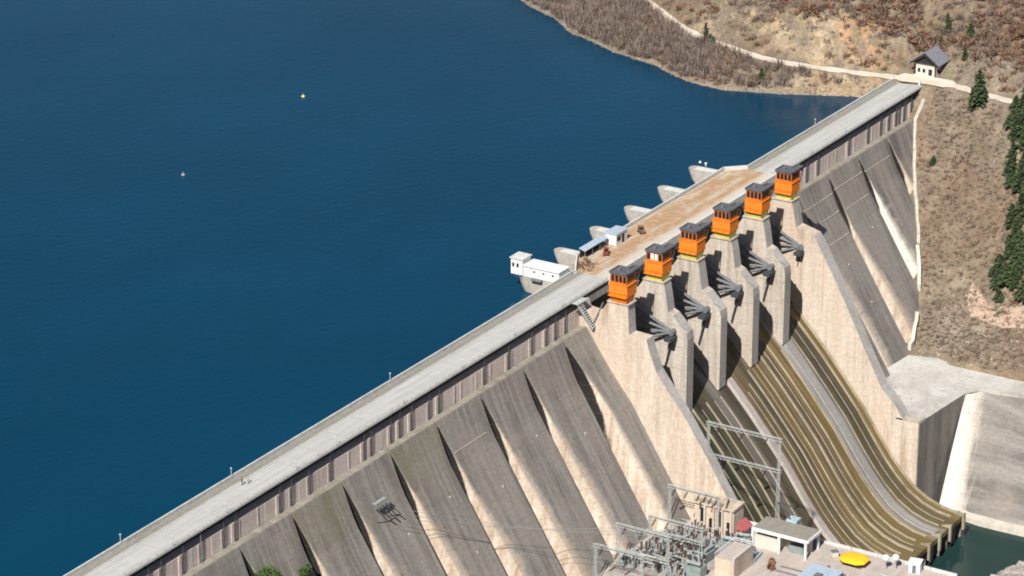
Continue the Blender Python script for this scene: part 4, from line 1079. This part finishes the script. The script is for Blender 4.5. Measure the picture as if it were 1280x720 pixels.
# ------------------------------------------------------------------ trees
def conifer_mesh(seed, H=9., Rr=2.2):
    r_ = random.Random(seed); m = MB(); nt = 15
    for i in range(nt):
        f = i/(nt-1); z = H*(.10+.88*f); rad = Rr*(1-f)**.8*(.85+.3*r_.random())+.12; nb = max(5, int(13*(1-f)+5))
        for b in range(nb):
            a = b*2*math.pi/nb+r_.uniform(-.25,.25)+i*.7; l = rad*r_.uniform(.6,1.15); dz = -.28*l*r_.uniform(.4,1.4); w = .34*l+.14
            d = Vector((math.cos(a), math.sin(a), 0)); p = Vector((-d.y, d.x, 0))
            c = Vector((0,0,z)); tip = c+d*l+Vector((0,0,dz)); mid = c+d*l*.55+Vector((0,0,dz*.3+.12*l))
            m.add([c, mid+p*w*.6, tip, mid-p*w*.6, mid+Vector((0,0,-.25*l))], [(0,1,4),(1,2,4),(2,3,4),(3,0,4),(0,1,2,3)])
    for q in range(34):      # loose tufts that break the cone
        f = r_.random(); z = H*(.08+.8*f); rad = Rr*(1-f)**.8; a = r_.uniform(0,6.3); c = Vector((math.cos(a)*rad*.8, math.sin(a)*rad*.8, z))
        for l in range(5):
            u = Vector((r_.gauss(0,1), r_.gauss(0,1), r_.gauss(0,.6)))*.34; v = Vector((r_.gauss(0,1), r_.gauss(0,1), r_.gauss(0,.6)))*.3; m.add([c-u, c+v, c+u, c-v], [(0,1,2,3)])
    return m
CM = []
for s_ in range(4):
    m = conifer_mesh(s_+20, [9.0,7.2,9.4,6.4][s_], [2.0,2.5,1.7,2.4][s_]); CM.append(m.mesh('crown', M['needle']))
trk = MB().tube((0,0,-.6),(0,0,5.8),.2,.03,n=6).mesh('trunk', M['bark'])
def conifer(x, y, sc, label, k=0, group=None, wide=1.0):
    t = thing('conifer', label, 'tree', (x, y, gz(x, y)-.15), random.uniform(0,6.3), group)
    t.scale = (sc*wide, sc*wide, sc)
    for nme, me in (('crown', CM[k % 4]), ('trunk', trk)):
        o = bpy.data.objects.new(nme, me); COL.objects.link(o); o.parent = t
conifer(214.6,-18.7,1.28,'full dark conifer standing alone at the roadside right of the hut',0,wide=1.15)
conifer(213.4,-17.4,.8,'small conifer touching the lower left side of the roadside conifer',2)
conifer(206.8,44.5,.62,'lone small conifer between the gravel road and the lake',1)
conifer(221.5,70.5,.72,'small conifer beside the curve of the gravel road at the upper left of the hill',2)
conifer(219.8,67.2,.55,'smallest conifer just below the curve of the gravel road',3)
conifer(238.6,41.5,.68,'green conifer above the ochre cut slope',0,wide=1.2)
conifer(241.8,3.6,.7,'narrow conifer high on the slope above the hut, the left one near the top edge',2)
conifer(240.6,-4.2,.75,'narrow conifer high on the slope, right of the other near the top edge',1)
conifer(231.4,-6.6,.55,'slim conifer directly above the roadside conifer',2)
conifer(201.8,-11.8,.42,'tiny conifer bush alone on the brown slope below the road end',3,wide=1.3)
conifer(236.6,3.0,.4,'tiny grey-green conifer just behind the hut roof',1)
wood = []; rw = random.Random(8)
for tr in range(4000):
    if len(wood) >= 52: break
    f = rw.random(); x = 170+f*44; yc = np.interp(x, [168,176,184,192,200,208,214], [-45.5,-44.5,-43.5,-40.5,-36.0,-32.5,-31]); y = yc-abs(rw.gauss(0, 5.5))+1.0
    if all(math.hypot(x-a, y-b) > 1.8 for a, b in wood) and not (178 < x < 183 and rw.random() < .7): wood.append((x, y))
for i, (x, y) in enumerate(wood):
    conifer(x, y, rw.uniform(.45, .95), 'dark conifer in the dense belt down the right edge of the hillside', i, 'belt of conifers on the right hillside', 1.4)
# leafy trees cut off by the bottom edge, in front of the left buttresses
def leafy(x, y, z, H, rad, label, seed):
    t = thing('leafy_tree', label, 'tree', (x, y, z)); r_ = random.Random(seed)
    MB().tube((0,0,-1),(0,0,H*.7),.3,.08).build('trunk', M['bark'], t)
    m = MB()
    for c_ in range(26):
        a = r_.uniform(0,6.3); q = rad*math.sqrt(r_.random()); zc = H*(.45+.5*r_.random()*(1-.5*q/rad)); cc = Vector((q*math.cos(a), q*math.sin(a), zc))
        for l in range(46):
            d = Vector((r_.gauss(0,1), r_.gauss(0,1), r_.gauss(0,1))).normalized()*rad*.38*r_.random()**.4; p = cc+d; u = Vector((r_.uniform(-1,1), r_.uniform(-1,1), r_.uniform(-1,1))).normalized()*.26; v = u.orthogonal().normalized()*.2
            m.add([p-u, p+v, p+u, p-v], [(0,1,2,3)])
    m.build('crown', M['leafgreen'], t)
leafy(-104.2,-6.6,-17.5,6.2,2.3,'green leafy bush rooted on a buttress at the bottom left edge, the larger one',1)
leafy(-92.0,-6.9,-19.8,4.2,1.3,'small green bush rooted on a buttress, right of the larger one',2)

# ------------------------------------------------------------------ brushwood: masses nobody could count
rg = np.random.default_rng(5)
def scatter(name, label, mat, n, xr, yr, test, size, blades, upright, tw):
    V = []; F = []; cnt = 0; tries = 0
    while cnt < n and tries < n*30:
        tries += 1
        x = rg.uniform(*xr); y = rg.uniform(*yr)
        if not test(x, y): continue
        z = gz(x, y); s_ = size*rg.uniform(.55, 1.4)
        for b in range(blades):
            a = rg.uniform(0, 6.283); el = rg.uniform(*upright); l = s_*rg.uniform(.5, 1.0)
            d = np.array([math.cos(a)*math.cos(el), math.sin(a)*math.cos(el), math.sin(el)])
            o0 = np.array([x, y, z])+np.array([math.cos(a), math.sin(a), 0])*s_*rg.uniform(0,.3)+np.array([0,0,1])*l*rg.uniform(0,.45)
            p = np.cross(d, rg.normal(size=3)); p /= np.linalg.norm(p)+1e-6; w = tw*s_*rg.uniform(.5,1.3)
            k = len(V); V += [tuple(o0-p*w*.5), tuple(o0+d*l*.55+p*w), tuple(o0+d*l), tuple(o0+d*l*.4-p*w)]; F.append((k,k+1,k+2,k+3))
        cnt += 1
    me = bpy.data.meshes.new(name); me.from_pydata(V, [], F); me.materials.append(mat); o = bpy.data.objects.new(name, me); COL.objects.link(o)
    return tag(o, label, None, None, 'stuff')
def xroad(y): return float(np.interp(y, YR, XR))
def off_road(x, y, m=2.6): return abs(x-xroad(y)) > m
def hut_clear(x, y): return not (220 < x < 232 and -5.5 < y < 8.5)
def lake_side(x, y):
    return y > 14 and x < xroad(y)-2.6 and x > float(np.interp(y, YS, XS))+1.2
def up_hill(x, y): return x > xroad(y)+3.0 and hut_clear(x, y)
def down_hill(x, y):
    if y > -4 or x > xroad(y)-3: return False
    return gz(x, y) > -51 and y < yface(gz(x, y))-1.2 
def nz_(x, y, s, sd): return fbm(x, y, s, 3, sd)
scatter('bare_woodland', 'grey-brown leafless woodland between the gravel road and the lake', M['twig'], 2300, (200,300), (14,175), lambda x,y: lake_side(x,y) and rg.random() < (.35 if y < 60 else 1.), 2.6, 30, (.75,1.52), .035)
scatter('russet_brushwood', 'russet leaf-holding brushwood over the hillside above the road', M['beech'], 3000, (200,300), (-60,140), lambda x,y: (up_hill(x,y) and nz_(x,y,18,2.) > -.12 and (x-xroad(y) > 11 or rg.random() < .25)) or (lake_side(x,y) and rg.random() < .2), 1.9, 34, (.1,1.3), .085)
scatter('grey_brushwood', 'grey leafless brushwood over the hillside above the road', M['twig'], 2400, (205,300), (-60,140), lambda x,y: up_hill(x,y) and (x-xroad(y) > 9 or rg.random() < .18), 2.0, 30, (.3,1.45), .045)
scatter('slope_brushwood', 'low brown brushwood over the slope below the road end', M['dry2'], 2600, (150,222), (-75,-4), lambda x,y: down_hill(x,y), .8, 24, (.1,1.2), .07)
scatter('slope_russet', 'russet bracken over the slope beside the dam', M['beech'], 260, (150,222), (-75,-4), lambda x,y: down_hill(x,y) and nz_(x,y,12,4.) > .15, .8, 20, (.1,1.3), .11)
scatter('dry_grass', 'dry straw-coloured grass over the banks', M['dry'], 3000, (150,270), (-75,120), lambda x,y: (down_hill(x,y) or up_hill(x,y) or lake_side(x,y)) and off_road(x,y,2.4), .8, 12, (.3,1.5), .12)
# shore rubble
def rocks(name, label, pts, mat):
    m = MB()
    for x, y, z, s_ in pts:
        c = []
        for sx in (-1,1):
            for sy in (-1,1):
                for sz in (-1,1): c.append((x+sx*s_*rg.uniform(.4,1), y+sy*s_*rg.uniform(.4,1), z+sz*s_*rg.uniform(.3,.8)))
        m.add(c, [(0,1,3,2),(4,6,7,5),(0,4,5,1),(2,3,7,6),(0,2,6,4),(1,5,7,3)])
    return tag(m.build(name, mat), label, None, None, 'stuff')
pts = []
for i in range(900):
    y = rg.uniform(14,175); xs0 = float(np.interp(y, YS, XS)); x = xs0+rg.normal(.5,.6); pts.append((x, y, max(gz(x,y),-5.2), rg.uniform(.12,.4)))
rocks('shore_rubble', 'grey rubble along the waterline of the lake', pts, M['ground'])
pts = []
for i in range(420):
    x = rg.uniform(150,178); y = rg.uniform(-75,-30)
    if gz(x,y) > -52.6 and gz(x, y) < -40: pts.append((x, y, gz(x,y), rg.uniform(.1,.32)))
for i in range(120): 
    x = rg.uniform(120,150); y = rg.uniform(-50,-32); pts.append((x, y, -51.95, rg.uniform(.08,.3)))
rocks('slope_rubble', 'loose pale stones over the foot of the slope and the terrace', pts, M['ledge'])
